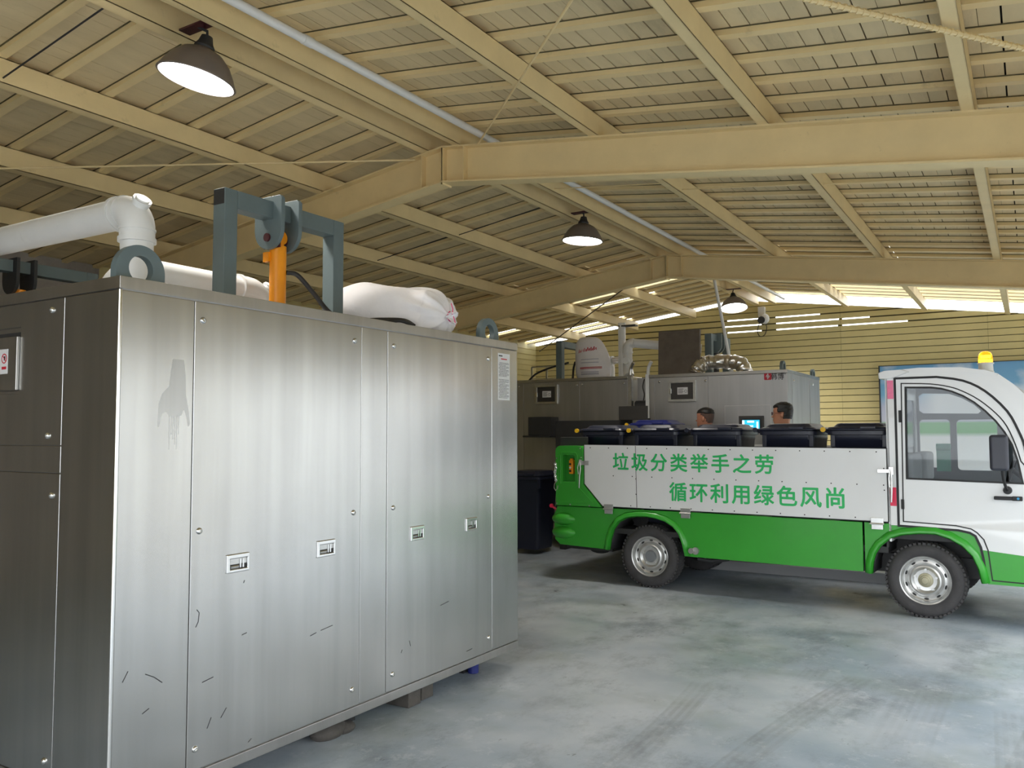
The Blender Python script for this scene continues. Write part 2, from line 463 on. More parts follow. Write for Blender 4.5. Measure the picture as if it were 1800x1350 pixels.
# portal frames: I-section rafters with a ridge joint and columns
def rafter(y, txt):
    for side, xe in ((1, 1.1), (-1, XL)):
        mb = MB(); x0, x1 = (XR, xe) if side > 0 else (xe, XR)
        slab(mb, x0, x1, y - .065, y + .065, -.012, 0); slab(mb, x0, x1, y - .065, y + .065, -.285, -.272)
        slab(mb, x0, x1, y - .004, y + .004, -.275, -.01)
        # end plate at the ridge, stiffener beside it
        slab(mb, XR + side * .002 - .006, XR + side * .002 + .006, y - .06, y + .06, -.3, .0)
        slab(mb, XR + side * .2 - .005, XR + side * .2 + .005, y - .06, y + .06, -.275, -.01)
        struct('rafter_beam', mb, m_beam, 'cream steel rafter %s, %s slope' % (txt, 'right' if side > 0 else 'left'), 'rafter', 'portal frame rafters', smooth=20)
    for x in (1.1, XL + .12):
        mb = MB(); zt = rz(x, -.2)
        mb.box(x - .09, x + .09, y - .065, y - .055, 0, zt).box(x - .09, x + .09, y + .055, y + .065, 0, zt).box(x - .004, x + .004, y - .06, y + .06, 0, zt)
        struct('wall_column', mb, m_beam, 'cream steel column at the %s of the frame %s' % ('open side' if x > 0 else 'closed side', txt), 'column')
rafter(5.175, 'of the nearer frame'); rafter(9.838, 'of the farther frame'); rafter(.51, 'over the near end')

# gable wall of narrow siding boards, some joints open to the daylight
slits = {32: [(-4.5, -3.9), (-3.66, -2.93)], 31: [(-4.55, -3.9), (-3.65, -2.63), (-2.58, -2.16)], 30: [(-4.5, -3.9), (-3.65, -2.65), (-2.58, -1.6)]}
mb = MB(); back = MB(); pitch = .1055
def clip(x0, x1, z0, z1):
    """the part of a board below the sloping wall top, as (x, z) outline"""
    P = [(x0, z0), (x1, z0), (x1, z1), (x0, z1)]
    for sgn, dz in ((-1, .128), (1, .035)):
        f = lambda p: (ZR + dz - SL * sgn * (p[0] - XR)) - p[1]
        out = []
        for i in range(len(P)):
            a_, b_ = P[i], P[(i + 1) % len(P)]; fa, fb = f(a_), f(b_)
            if fa >= 0: out.append(a_)
            if fa * fb < 0: t_ = fa / (fa - fb); out.append((a_[0] + (b_[0] - a_[0]) * t_, a_[1] + (b_[1] - a_[1]) * t_))
        P = out
        if len(P) < 3: return None
    return P
for k in range(37):
    z0 = k * pitch; hole = .022 if k in slits else .011
    e = [XL - .02, -6.7, -4.68, -2.605, -.5, 2.6]
    for i in range(len(e) - 1):
        P = clip(e[i] + .0015, e[i + 1] - .0015, z0, z0 + pitch - hole)
        if P: mb.plate([P], 'y', Y1 - .012, Y1 + .004)
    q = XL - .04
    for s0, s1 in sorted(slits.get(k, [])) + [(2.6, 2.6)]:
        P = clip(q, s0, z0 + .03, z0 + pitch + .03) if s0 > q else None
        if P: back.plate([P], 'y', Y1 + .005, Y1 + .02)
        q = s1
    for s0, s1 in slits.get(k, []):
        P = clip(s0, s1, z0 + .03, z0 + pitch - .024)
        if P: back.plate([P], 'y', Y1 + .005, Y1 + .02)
struct('wall_back', mb, m_side, 'cream siding gable wall behind the far machines', 'wall', smooth=20)
struct('wall_back_sheet', back, m_joint, 'dark backing that paints the lap shadow lines of the gable siding', 'wall', smooth=20)  # shadow under lapped boards, painted as a dark sheet behind the gaps
mb = MB()
for k in range(31):
    z0 = k * pitch; z1 = min(z0 + pitch - .011, rz(XL, .19))
    mb.box(XL - .015, XL, 5.2, Y1, z0, z1)
mb.box(XL - .03, XL - .013, 5.2, Y1, 0, rz(XL, .19))
struct('wall_left', mb, m_side, 'cream siding wall along the closed side', 'wall', smooth=20)
struct('wall_left', MB().box(XL - .1, XL, Y0, 5.2, 0, rz(XL, .19)), m_block, 'added blockwork stretch of the closed side, out of view, for a dark reflection', 'wall')  # made-up near stretch, there to darken the reflection in the steel end face
mb = MB().plate([[(XL, 0), (-3.6, 0), (-3.6, 3.0), (1.1, 3.0), (1.1, rz(1.1, .13)), (XR, rz(XR, .13)), (XL, rz(XL, .19))]], 'y', Y0 - .1, Y0)
struct('wall_front', mb, m_side, 'cream wall with the drive-in opening at the near end', 'wall')
mb = MB().box(1.17, 1.2, Y0, Y1, 2.22, 3.14)
struct('wall_right', mb, m_side, 'cream cladding strip hanging under the open eave', 'wall')
# roof bracing rods
def rod(pts, r, label, mat_=None, n=8, ribs=0):
    mb = MB().tube(pts, r, n)
    if ribs:
        P0, P1 = Vector(pts[0]), Vector(pts[-1]); d = (P1 - P0)
        for i in range(ribs):
            c = P0 + d * ((i + .5) / ribs); mb.tube([c - d.normalized() * .006, c + d.normalized() * .006], r * 1.35, 8)
    return tag(obj('brace_rod', mb, mat_ or m_beam), label, 'rod', 'roof bracing')
rod([(-7.4, 1.8, rz(-7.4, -.03)), (-4.06, 5.11, rz(-4.06, -.03))], .0075, 'pale bracing rod running left from the ridge of the nearer frame')
rod([(-.9, 2.39, rz(-.9, -.03)), (-3.42, 5.05, rz(-3.42, -.03))], .007, 'thin pale rod running down to the top flange beside the ridge')
rod([(-1.5, 2.72, rz(-1.5, -.03)), (.88, 5.10, rz(.88, -.03))], .011, 'ribbed bracing rod crossing the upper right bay', m_beam, 8, 110)
rod([(-8.2, 14.28, rz(-8.2, -.03)), (-3.95, 9.96, rz(-3.95, -.03))], .009, 'dark slanting rod left of the far white pipes', m_hose)
for xa_, xb_, yy in ((-3.63, -2.53, 6.6), (-2.47, -1.37, 6.75), (-1.3, -.27, 6.7), (-5.05, -3.99, 7.1), (-6.17, -5.11, 7.1), (-5.05, -3.99, 2.5), (-6.17, -5.11, 2.55)):
    rod([(xa_, yy, rz(xa_, .03)), (xb_, yy, rz(xb_, .05))], .005, 'thin sag rod between neighbouring purlins', m_dark if xa_ < -3.7 else m_beam)
tag(obj('conduit_pipe', MB().tube([(-3.46, 1.0, 3.755), (-3.46, 14.3, 3.755)], .026, 14).tube([(-3.46, 3.33, 3.755), (-3.46, 3.4, 3.755)], .030, 14), m_pvc), 'long white plastic conduit running along the ridge', 'pipe')

# ------------------------------------------------------------------ lamps
def make_lamp(label, loc, tilt):
    t = thing('high_bay_lamp', label, 'lamp', loc, group='high bay lamps', local=True)
    R = .205
    prof = [(R, 0), (R + .006, .004), (R - .004, .02), (R - .02, .055), (R - .05, .105), (R - .095, .15), (R - .14, .172), (.052, .178), (.045, .172), (R - .1, .142), (R - .056, .098), (R - .026, .05), (R - .008, .016), (R - .006, .0), (R, 0)]
    A = Vector(tilt).normalized()
    q = Vector((0, 0, 1)).rotation_difference(A).to_matrix().to_4x4()
    obj('shade', MB().lathe(prof, n=48, M=q), m_shade, t)
    obj('lens', MB().lathe([(0, .004), (R - .014, .008), (R - .02, .03), (0, .03)], n=40, M=q), m_lens, t, label='glowing white lens')
    obj('socket', MB().lathe([(0, .17), (.05, .17), (.055, .19), (.04, .215), (.03, .25), (0, .25)], n=20, M=q), m_dark, t)
    top = A * .25
    obj('hook', MB().tube([top, top + Vector((0, 0, .03)), Vector((0, 0, .30))], .008, 8), m_dark, t)
    obj('bracket', MB().box(-.11, .11, -.035, .035, .292, .302), m_rust, t)
    return t
for lab, loc, tilt in (('big dome lamp hanging nearest, above the steel machine', (-3.8, 2.88, 3.425), (.19, .12, 1)),
                       ('dome lamp hanging under the ridge between the two frames', (-3.8, 7.5, 3.44), (.06, .03, 1)),
                       ('farthest dome lamp, glowing in front of the gable wall', (-3.8, 12.6, 3.40), (-.12, .22, 1))):
    make_lamp(lab, loc, tilt)
    ld = bpy.data.lights.new('lamp_light', 'SPOT'); ld.energy = 160 if loc[1] > 10 else 55; ld.color = (1, .95, .88); ld.shadow_soft_size = .15; ld.spot_size = 2.6; ld.spot_blend = .6
    lo = bpy.data.objects.new('lamp_light', ld); COL.objects.link(lo); lo.location = (loc[0], loc[1], loc[2] - .03)

# ------------------------------------------------------------------ lettering
def glyphs(mb, text, size, place, offset=0.0, depth=.002):
    """add each character's outline; place(i, x, y, h) turns glyph coordinates into 3-D"""
    cu = bpy.data.curves.new('glyph', 'FONT'); cu.size = 1; cu.resolution_u = 3
    tmp = bpy.data.objects.new('glyph', cu); COL.objects.link(tmp)
    for i, ch in enumerate(text):
        cu.body = ch
        bpy.context.view_layer.update()
        me = bpy.data.meshes.new_from_object(tmp.evaluated_get(bpy.context.evaluated_depsgraph_get()))
        vs = [v.co.copy() for v in me.vertices]
        if not vs: continue
        cxm = .5 if ord(ch) > 255 and ch != '®' else (min(v.x for v in vs) + max(v.x for v in vs)) / 2
        n = len(vs)
        for q in range(9):
            dx, dy = (offset * math.cos(q * PI / 4), offset * math.sin(q * PI / 4)) if q else (0, 0)
            pts = [place(i, (v.x - cxm + dx) * size, (v.y - .38 + dy) * size, q * .00006) for v in vs]
            mb.add(pts, [tuple(p.vertices) for p in me.polygons])
        bpy.data.meshes.remove(me)
    bpy.data.objects.remove(tmp); bpy.data.curves.remove(cu)
    return mb

# ------------------------------------------------------------------ front stainless machine
MX, MY0, MY1, MXB = -2.9, 1.88, 4.75, -4.35
mach = thing('waste_machine', 'big brushed stainless steel waste machine filling the left foreground', 'machine', ((MX + MXB) / 2, (MY0 + MY1) / 2, 0))
obj('shell', MB().box(MXB + .012, MX - .012, MY0 + .012, MY1 - .012, .105, 2.06), m_steel, mach)
obj('top_cap', MB().box(MXB - .002, MX + .002, MY0 - .002, MY1 + .002, 2.052, 2.1).box(MX - .4, MX + .003, 3.02, 3.024, 2.052, 2.1005), m_steel_cap, mach, bevel=.003)
obj('base_strip', MB().box(MXB, MX + .001, MY0 - .001, MY1 + .001, .1, .147), m_steel_cap, mach, bevel=.003)

def screw(parent, p, ax, r=.0135):
    A = Vector(ax)
    mb = MB().lathe([(0, -.001), (r, -.001), (r, .002), (r * .86, .006), (r * .55, .0085), (r * .5, .0085), (r * .42, .004), (0, .004)], p, A, 16)
    return obj('screw', mb, m_chrome, parent)

def panel(parent, nm, y0, y1, z0, z1, m_=m_steel, t=.006):
    return obj(nm, MB().box(MX - .012, MX, y0, y1, z0, z1), m_, parent, bevel=.004, seg=3)
zb, zt = .151, 2.048
obj('corner_edge', MB().tube([(MX - .006, MY0 + .006, zb), (MX - .006, MY0 + .006, zt)], .0085, 16), m_chrome, mach)
st1 = panel(mach, 'corner_stile', MY0, 2.2125, zb, zt)
pa = panel(mach, 'side_panel', 2.2155, 3.2225, zb, zt)
st2 = panel(mach, 'middle_stile', 3.2235, 3.4245, zb, zt)
pb = panel(mach, 'side_panel', 3.4285, 4.438, zb, zt)
st3 = panel(mach, 'end_stile', 4.439, MY1, zb, zt)
for pn, ys in ((pa, (2.254, 3.17)), (pb, (3.478, 4.40))):
    for y in ys:
        for z in (1.971, 1.106, .236): screw(pn, (MX, y, z), (1, 0, 0))
for pn, y0, y1 in ((pa, 2.391, 2.512), (pa, 2.917, 3.039), (pb, 3.622, 3.741), (pb, 4.152, 4.266)):
    z0, z1 = .913, .991
    fr = obj('recessed_latch', MB().plate([[(y0, z0), (y1, z0), (y1, z1), (y0, z1)], [(y0 + .018, z0 + .014), (y0 + .018, z1 - .02), (y1 - .012, z1 - .02), (y1 - .012, z0 + .014)]], 'x', MX - .001, MX + .008), m_chrome, pn, bevel=.004)
    obj('latch_pocket', MB().box(MX + .0005, MX + .0015, y0 + .018, y1 - .012, z0 + .014, z0 + .034), m_dark, pn)
    mb = MB().box(MX + .001, MX + .003, y1 - .05, y1 - .042, z0 + .018, z1 - .024).box(MX + .001, MX + .004, y1 - .036, y1 - .028, z0 + .018, z1 - .024)
    mb.hexa([(MX + .001, y0 + .024, z0 + .03), (MX + .001, y1 - .055, z0 + .03), (MX + .001, y1 - .055, z0 + .016), (MX + .001, y0 + .024, z0 + .016),
             (MX + .004, y0 + .024, z0 + .026), (MX + .004, y1 - .055, z0 + .026), (MX + .003, y1 - .055, z0 + .02), (MX + .003, y0 + .024, z0 + .02)])
    obj('latch_bolt', mb, m_chrome, pn)
# dried water run on the corner stile
mb = MB(); out = [(2.055, 1.62), (2.07, 1.66), (2.10, 1.69), (2.108, 1.76), (2.115, 1.80), (2.165, 1.80), (2.175, 1.74), (2.178, 1.66), (2.196, 1.58), (2.2, 1.54), (2.192, 1.53), (2.182, 1.575), (2.17, 1.6), (2.158, 1.575)]
for k in range(6): out += [(2.15 - k * .0085, 1.575 - .006 * (k % 2)), (2.148 - k * .0085, 1.50 - .02 * ((k * 3) % 4)), (2.146 - k * .0085, 1.50 - .02 * ((k * 3) % 4)), (2.1445 - k * .0085, 1.572)]
out += [(2.09, 1.59), (2.07, 1.58), (2.058, 1.53), (2.052, 1.53)]
mb.plate([out], 'x', MX + .0001, MX + .0004)
obj('water_stain', mb, m_stain, st1)
# scratches
for pn, L_ in ((st1, [[(1.928, .58), (1.95, .616)], [(2.022, .588), (2.06, .568), (2.097, .538)], [(2.013, .442), (2.042, .455)]]),
               (pa, [[(2.481, .642), (2.508, .647)], [(2.378, .324), (2.406, .358)], [(2.882, .556), (2.922, .564)], [(2.95, .568), (3.03, .577)], [(2.25, .79), (2.262, .775), (2.258, .74), (2.246, .72)], [(2.486, .861), (2.491, .872)], [(2.282, .492), (2.337, .501)], [(2.524, .18), (2.542, .191)], [(2.31, .30), (2.33, .34)]]),
               (pb, [[(4.16, .205), (4.22, .209)], [(3.55, .33), (3.559, .346)], [(3.62, .38), (3.63, .35)], [(3.9, .52), (3.98, .53)]])):
    for l in L_: obj('scratch_mark', MB().strip(l, .0035, 'x', MX + .0001, MX + .0004), m_ink, pn)
# instruction sheet
lb = obj('instruction_sticker', MB().box(MX, MX + .0008, 4.512, 4.655, 1.715, 2.018), m_sticker, st3)
mb = MB(); rnd = random.Random(3)
for k in range(30):
    z = 1.955 - k * .0078
    if k == 13: obj('text', mb, m_ink, st3); mb = MB()
    if k in (12, 13): continue
    y = 4.522 + (.008 if k % 3 == 0 else 0); e = 4.648 - (.05 * rnd.random() if k % 3 == 2 else .004)
    while y < e:
        l = rnd.uniform(.008, .03); mb.box(MX + .0008, MX + .0011, y, min(y + l, e), z, z + .0028); y += l + .003
obj('text', mb, m_ink, st3)
obj('text', MB().box(MX + .0008, MX + .0011, 4.522, 4.566, 1.997, 2.005), m_ink, st3)
obj('text', MB().box(MX + .0008, MX + .0011, 4.548, 4.62, 1.978, 1.985), m_redink, st3)

# face towards the camera
def fpanel(nm, x0, x1, z0, z1):
    return obj(nm, MB().box(x0, x1, MY0, MY0 + .012, z0, z1), m_steel, mach, bevel=.0025)
XS = -3.262
fpanel('corner_stile', XS, MX - .002, zb, zt)
box_hole = (-3.99, -3.585, 1.672, 1.952)
fu = obj('upper_panel', MB().plate([[(MXB, 1.4575), (XS - .003, 1.4575), (XS - .003, zt), (MXB, zt)],
        [(box_hole[0], box_hole[2]), (box_hole[0], box_hole[3]), (box_hole[1], box_hole[3]), (box_hole[1], box_hole[2])]], 'y', MY0, MY0 + .012), m_steel, mach, bevel=.002)
fpanel('middle_strip', MXB, XS - .003, 1.348, 1.4545)
fl = fpanel('lower_panel', MXB, XS - .003, zb, 1.345)
screw(fu, (-3.352, MY0, 2.004), (0, -1, 0)); screw(fu, (-3.359, MY0, 1.496), (0, -1, 0)); screw(fl, (-3.318, MY0, 1.259), (0, -1, 0)); screw(fl, (-3.318, MY0, .228), (0, -1, 0))
screw(fu, (-4.27, MY0, 2.004), (0, -1, 0)); screw(fl, (-4.27, MY0, 1.259), (0, -1, 0)); screw(fl, (-4.27, MY0, .228), (0, -1, 0))
cb = obj('control_box', MB().box(-3.985, -3.592, MY0 + .002, MY0 + .011, 1.70, 1.93), m_dark, mach)
obj('box_door', MB().box(-3.98, -3.589, MY0 - .012, MY0 + .004, 1.686, 1.912), m_steel_cap, cb, bevel=.003)
obj('box_sticker', MB().box(-3.86, -3.655, MY0 - .0135, MY0 - .0118, 1.757, 1.862), m_sticker, cb, bevel=.0005)
mb = MB(); cx_, cz_ = -3.682, 1.822
mb.strip([(cx_ + .019 * math.cos(a * PI / 10), cz_ + .019 * math.sin(a * PI / 10)) for a in range(20)], .0045, 'y', MY0 - .0142, MY0 - .0134, closed=True)
mb.strip([(cx_ - .013, cz_ + .013), (cx_ + .013, cz_ - .013)], .004, 'y', MY0 - .0142, MY0 - .0134)
obj('warning_sign', mb, m_redink, cb)
obj('warning_symbol', MB().box(cx_ - .003, cx_ + .009, MY0 - .0139, MY0 - .0134, cz_ - .008, cz_ + .01), m_ink, cb)
mb = MB()
for k in range(5): mb.box(-3.85, -3.72 - .01 * (k % 2), MY0 - .0139, MY0 - .0134, 1.84 - k * .014, 1.845 - k * .014)
obj('text', mb, m_ink, cb)
obj('text', MB().box(-3.7, -3.664, MY0 - .0139, MY0 - .0134, 1.776, 1.788), m_redink, cb)
for x in (MX - .25, MXB + .2):
    for y in (2.15, 3.3, 4.45):
        obj('foot', MB().box(x - .05, x + .05, y - .05, y + .05, .03, .106).box(x - .08, x + .08, y - .08, y + .08, 0, .03), m_dark, mach)

# lifting lugs on the top
def lug_shape(y, x0, x1, z=2.1, k=1.0):
    cz = z + .04 * k; R = .107 * k; r = .053 * k; n = 28
    out = [(y - R, z), (y + R, z)] + [(y + R * math.cos(PI * i / n), cz + R * math.sin(PI * i / n)) for i in range(n + 1)]
    hole = [(y + r * math.cos(2 * PI * i / 32), cz + .012 * k + r * math.sin(2 * PI * i / 32)) for i in range(32)]
    return MB().plate([out, hole], 'x', x0, x1)
for y in (2.01, 4.515):
    obj('lifting_lug', lug_shape(y, -3.0, -2.965), m_grey, mach, bevel=.003)
# gantry with clevis and hydraulic cylinder
GX0, GX1 = -3.385, -3.3
ga = obj('gantry_frame', MB().box(GX0, GX1, 2.678, 2.757, 2.1, 2.705).box(GX0, GX1, 3.428, 3.51, 2.1, 2.705).box(GX0, GX1, 2.757, 3.428, 2.615, 2.705), m_grey, mach, bevel=.004)
obj('end_cap', MB().box(GX0 + .004, GX1 - .004, 2.6765, 2.68, 2.625, 2.7), m_dark, ga)
def clevis(y0, y1):
    pts = [(-3.44, 2.72), (-3.43, 2.735), (-3.255, 2.735), (-3.24, 2.72)] + [(-3.34 + .10 * math.cos(a), 2.565 + .105 * math.sin(a)) for a in [-i * PI / 14 for i in range(15)]]
    return MB().plate([pts], 'y', y0, y1)
for ya, yb in ((2.985, 3.01), (3.105, 3.13)):
    obj('clevis_plate', clevis(ya, yb), m_grey, ga, bevel=.003)
obj('clevis_pin', MB().cyl((-3.34, 2.975, 2.52), (0, 1, 0), .022, .165), m_rust, ga)
obj('grease_pad', MB().box(-3.40, -3.28, 3.012, 3.02, 2.47, 2.6), m_rust, ga)
hc = obj('hydraulic_cylinder', MB().lathe([(0, 0), (.043, 0), (.043, .385), (.03, .39), (.03, .41), (0, .41)], (-3.34, 3.057, 2.1), (0, 0, 1), 28).cyl((-3.37, 3.057, 2.53), (1, 0, 0), .036, .06, 24).box(-3.39, -3.35, 3.0, 3.02, 2.40, 2.45), m_orange, mach)
obj('port_block', MB().box(-3.31, -3.24, 3.08, 3.16, 2.1, 2.128).box(-3.3, -3.26, 3.09, 3.12, 2.128, 2.15), m_zinc, hc, bevel=.003)
def smooth_path(pts, n=8):
    P = [Vector(p) for p in pts]; out = []
    for i in range(len(P) - 1):
        a, b, c, d = P[max(i - 1, 0)], P[i], P[i + 1], P[min(i + 2, len(P) - 1)]
        for k in range(n):
            t = k / n
            out.append(.5 * ((2 * b) + (c - a) * t + (2 * a - 5 * b + 4 * c - d) * t * t + (3 * b - a - 3 * c + d) * t ** 3))
    return out + [P[-1]]
obj('hydraulic_hose', MB().tube(smooth_path([(-3.31, 3.09, 2.35), (-3.28, 3.14, 2.34), (-3.24, 3.22, 2.25), (-3.2, 3.31, 2.15), (-3.14, 3.42, 2.122), (-3.06, 3.56, 2.135), (-3.0, 3.68, 2.14), (-2.97, 3.74, 2.112)]), .0125, 10), m_hose, mach)
obj('hydraulic_hose', MB().tube(smooth_path([(-3.28, 3.14, 2.13), (-3.2, 3.25, 2.125), (-3.12, 3.38, 2.114), (-3.02, 3.54, 2.12), (-2.97, 3.62, 2.13), (-2.95, 3.7, 2.112)]), .011, 10), m_hose, mach)

# bricks and a caster block under the machine
for i, (x, y, lab) in enumerate(((-3.0, 3.72, 'grey block wedged under the machine, nearer of the two under its middle'), (-3.02, 3.86, 'dark block under the machine, farther of the two under its middle'))):
    tag(obj('brick', MB().box(x - .11, x + .06, y - .055, y + .055, 0, .098), m_brick, bevel=.005), lab, 'brick')
tag(obj('rubble_lump', MB().ball((-3.02, 3.13, .03), .07, .11, .05).ball((-3.0, 3.22, .02), .05, .07, .03), m_brick), 'crumbling mortar lump under the bottom edge of the machine', 'rubble')
tag(obj('plastic_cap', MB().cyl((-3.03, 4.42, 0), (0, 0, 1), .035, .06), m_bluebin, bevel=.004), 'small blue plastic cap tucked under the far end of the machine', 'cap')

# white pipes on top of the machine
def elbow_path(c0, d0, d1, R, n=10):
    """quarter bend that starts at c0 heading d0 and leaves heading d1"""
    d0 = Vector(d0).normalized(); d1 = Vector(d1).normalized(); c0 = Vector(c0); o = c0 + d1 * R
    return [o + (-d1 * math.cos(t) + d0 * math.sin(t)) * R for t in [PI / 2 * i / n for i in range(n + 1)]]
t = thing('vent_pipe', 'white plastic pipe rising behind the near lug and bending left', 'pipe', (-3.28, 2.2, 2.1))
obj('riser', MB().tube([(-3.28, 2.2, 2.1), (-3.28, 2.2, 2.38)], .068, 28), m_pvc, t)
bend = elbow_path((-3.28, 2.2, 2.39), (0, 0, 1), (-1, 0, .02), .085)
mb = MB().tube([(-3.28, 2.2, 2.335)] + bend + [bend[-1] + Vector((-.05, 0, .001))], .073, 28)
mb.tube([(-3.28, 2.2, 2.333), (-3.28, 2.2, 2.352)], .079, 28).tube([(-3.28, 2.2, 2.385), (-3.28, 2.2, 2.393)], .077, 28)
mb.tube([bend[-1] + Vector((-.035, 0, 0)), bend[-1] + Vector((-.055, 0, 0))], .079, 28).tube([bend[-1] + Vector((.0, 0, 0)), bend[-1] + Vector((.008, 0, 0))], .077, 28)
obj('elbow', mb, m_pvc, t)
q = Vector((1, -.1, 1)).normalized(); pc = Vector((-3.305, 2.2, 2.448)) + q * .068
obj('cleanout_cap', MB().lathe([(0, 0), (.036, 0), (.036, .014), (.041, .016), (.041, .03), (.03, .03), (.03, .036), (0, .036)], pc, q, 12), m_pvc, t)
e = bend[-1] + Vector((-.04, 0, 0))
obj('long_run', MB().tube([e, e + Vector((-3.9, .12, .06))], .068, 28), m_pvc, t)
t = thing('vent_pipe', 'white plastic pipe lying along the machine top behind the gantry', 'pipe', (-3.68, 2.75, 2.1))
obj('run', MB().tube(elbow_path((-3.68, 2.34, 2.12), (0, 0, 1), (0, 1, 0), .18) + [(-3.68, 3.12, 2.30)], .066, 28), m_pvc, t)
bend = elbow_path((-3.68, 3.14, 2.30), (0, 1, 0), (0, 0, -1), .12)
mb = MB().tube([(-3.68, 3.08, 2.30)] + bend + [(-3.68, 3.26, 2.12)], .074, 28).tube([(-3.68, 3.26, 2.13), (-3.68, 3.26, 2.15)], .082, 28).tube([(-3.68, 3.075, 2.3), (-3.68, 3.09, 2.3)], .08, 28)
obj('elbow', mb, m_pvc, t)
obj('socket', MB().tube([(-3.68, 3.26, 2.1), (-3.68, 3.26, 2.14)], .066, 28), m_pvc, t)
obj('riser', MB().tube([(-3.68, 2.34, 2.1), (-3.68, 2.34, 2.13)], .07, 28), m_pvc, t)
q = Vector((0.25, 1, .9)).normalized(); pc = Vector((-3.67, 3.215, 2.27)) + q * .062
obj('cleanout_cap', MB().lathe([(0, 0), (.036, 0), (.036, .014), (.041, .016), (.041, .03), (.03, .03), (.03, .036), (0, .036)], pc, q, 12), m_pvc, t)

# sack lying on the machine: lofted, gathered to a tied neck
def sack(path, radii, flat, n=36, pleat=None, seed=1, floor_z=None):
    mb = MB(); vs = []; fs = []; rnd = random.Random(seed); ph = [rnd.uniform(0, 6.28) for _ in range(6)]
    P = [Vector(p) for p in path]; k = len(P)
    for i in range(k):
        tn = (P[min(i + 1, k - 1)] - P[max(i - 1, 0)]).normalized()
        up = Vector((0, 0, 1)); s = tn.cross(up).normalized(); up = s.cross(tn)
        pl = pleat[i] if pleat else 0
        for j in range(n):
            a = 2 * PI * j / n
            w_ = 1 + .025 * math.sin(3 * a + ph[0] + i * .4) + .02 * math.sin(5 * a + ph[1] - i * .6) + pl * (.5 * math.sin(14 * a + ph[2]) + .5 * math.sin(9 * a + ph[3] + i * .2))
            p = P[i] + (s * math.cos(a) * radii[i] + up * math.sin(a) * radii[i] * flat[i]) * w_
            if floor_z is not None: p.z = max(p.z, floor_z + .0005 * j / n)
            vs.append(p)
    for i in range(k - 1):
        for j in range(n):
            fs.append((i * n + j, i * n + (j + 1) % n, (i + 1) * n + (j + 1) % n, (i + 1) * n + j))
    fs.append(tuple(range(n))); fs.append(tuple((k - 1) * n + j for j in range(n)))
    return mb.add(vs, fs)
bagp = []; br = []; bf = []; bp = []
axis_ = smooth_path([(-3.50, 3.58, 2.232), (-3.40, 3.80, 2.245), (-3.26, 3.99, 2.235), (-3.12, 4.08, 2.222), (-2.985, 4.10, 2.21)], 8)
for i, c in enumerate(axis_):
    u = i / (len(axis_) - 1)
    r = .2 * math.sin(min(1, u * 3.0 + .2) * PI / 2) * (1 if u < .70 else math.sqrt(max(0, 1 - .975 * ((u - .70) / .30) ** 2.2)))
    bagp.append(tuple(c)); br.append(r); bf.append(.82); bp.append(0 if u < .4 else (u - .4) * .36)
bagp.append((-2.975, 4.10, 2.21)); br.append(.03); bf.append(1); bp.append(.2)
bagp.append((-2.968, 4.10, 2.205)); br.append(.065); bf.append(1); bp.append(.35)
bagp.append((-2.972, 4.10, 2.20)); br.append(.10); bf.append(1); bp.append(.3)
t = thing('sack', 'white woven sack lying on the near machine top, tied with pink string', 'sack', (-3.35, 3.9, 2.1))
obj('cloth', sack(bagp, br, bf, pleat=bp, floor_z=2.101), m_bag, t, mods=(('SUBSURF', dict(levels=1, render_levels=2)),), smooth=80)
mb = MB().tube([(-2.976, 4.10 + .03 * math.cos(a), 2.21 + .03 * math.sin(a)) for a in [2 * PI * i / 16 for i in range(16)]], .0035, 8, closed=True)
mb.tube([(-2.955, 4.09, 2.22), (-2.945, 4.08, 2.25), (-2.95, 4.07, 2.285)], .0028, 6).tube([(-2.955, 4.10, 2.21), (-2.945, 4.10, 2.18), (-2.945, 4.11, 2.155)], .0028, 6)
obj('tie_string', mb, m_pink, t)

# second machine farther left: only its gantry rises into view
t = thing('waste_machine', 'stainless steel machine hidden behind the near one, only its grey gantry showing', 'machine', (-6.6, 3.3, 0))
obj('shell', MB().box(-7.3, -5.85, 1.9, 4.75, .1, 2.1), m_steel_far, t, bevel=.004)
ga = obj('gantry_frame', MB().box(-6.09, -6.0, 2.6, 2.69, 2.1, 2.72).box(-6.09, -6.0, 3.62, 3.71, 2.1, 2.72).box(-6.09, -6.0, 2.69, 3.62, 2.635, 2.72), m_grey, t, bevel=.004)
for y in (3.08, 3.2):
    pts = [(-6.14, 2.735), (-5.95, 2.735)] + [(-6.045 + .095 * math.cos(a), 2.58 + .1 * math.sin(a)) for a in [-i * PI / 12 for i in range(13)]]
    obj('clevis_plate', MB().plate([pts], 'y', y, y + .024), m_dark, ga, bevel=.003)
obj('hydraulic_cylinder', MB().cyl((-6.045, 3.15, 2.1), (0, 0, 1), .043, .42, 24), m_orange, t)

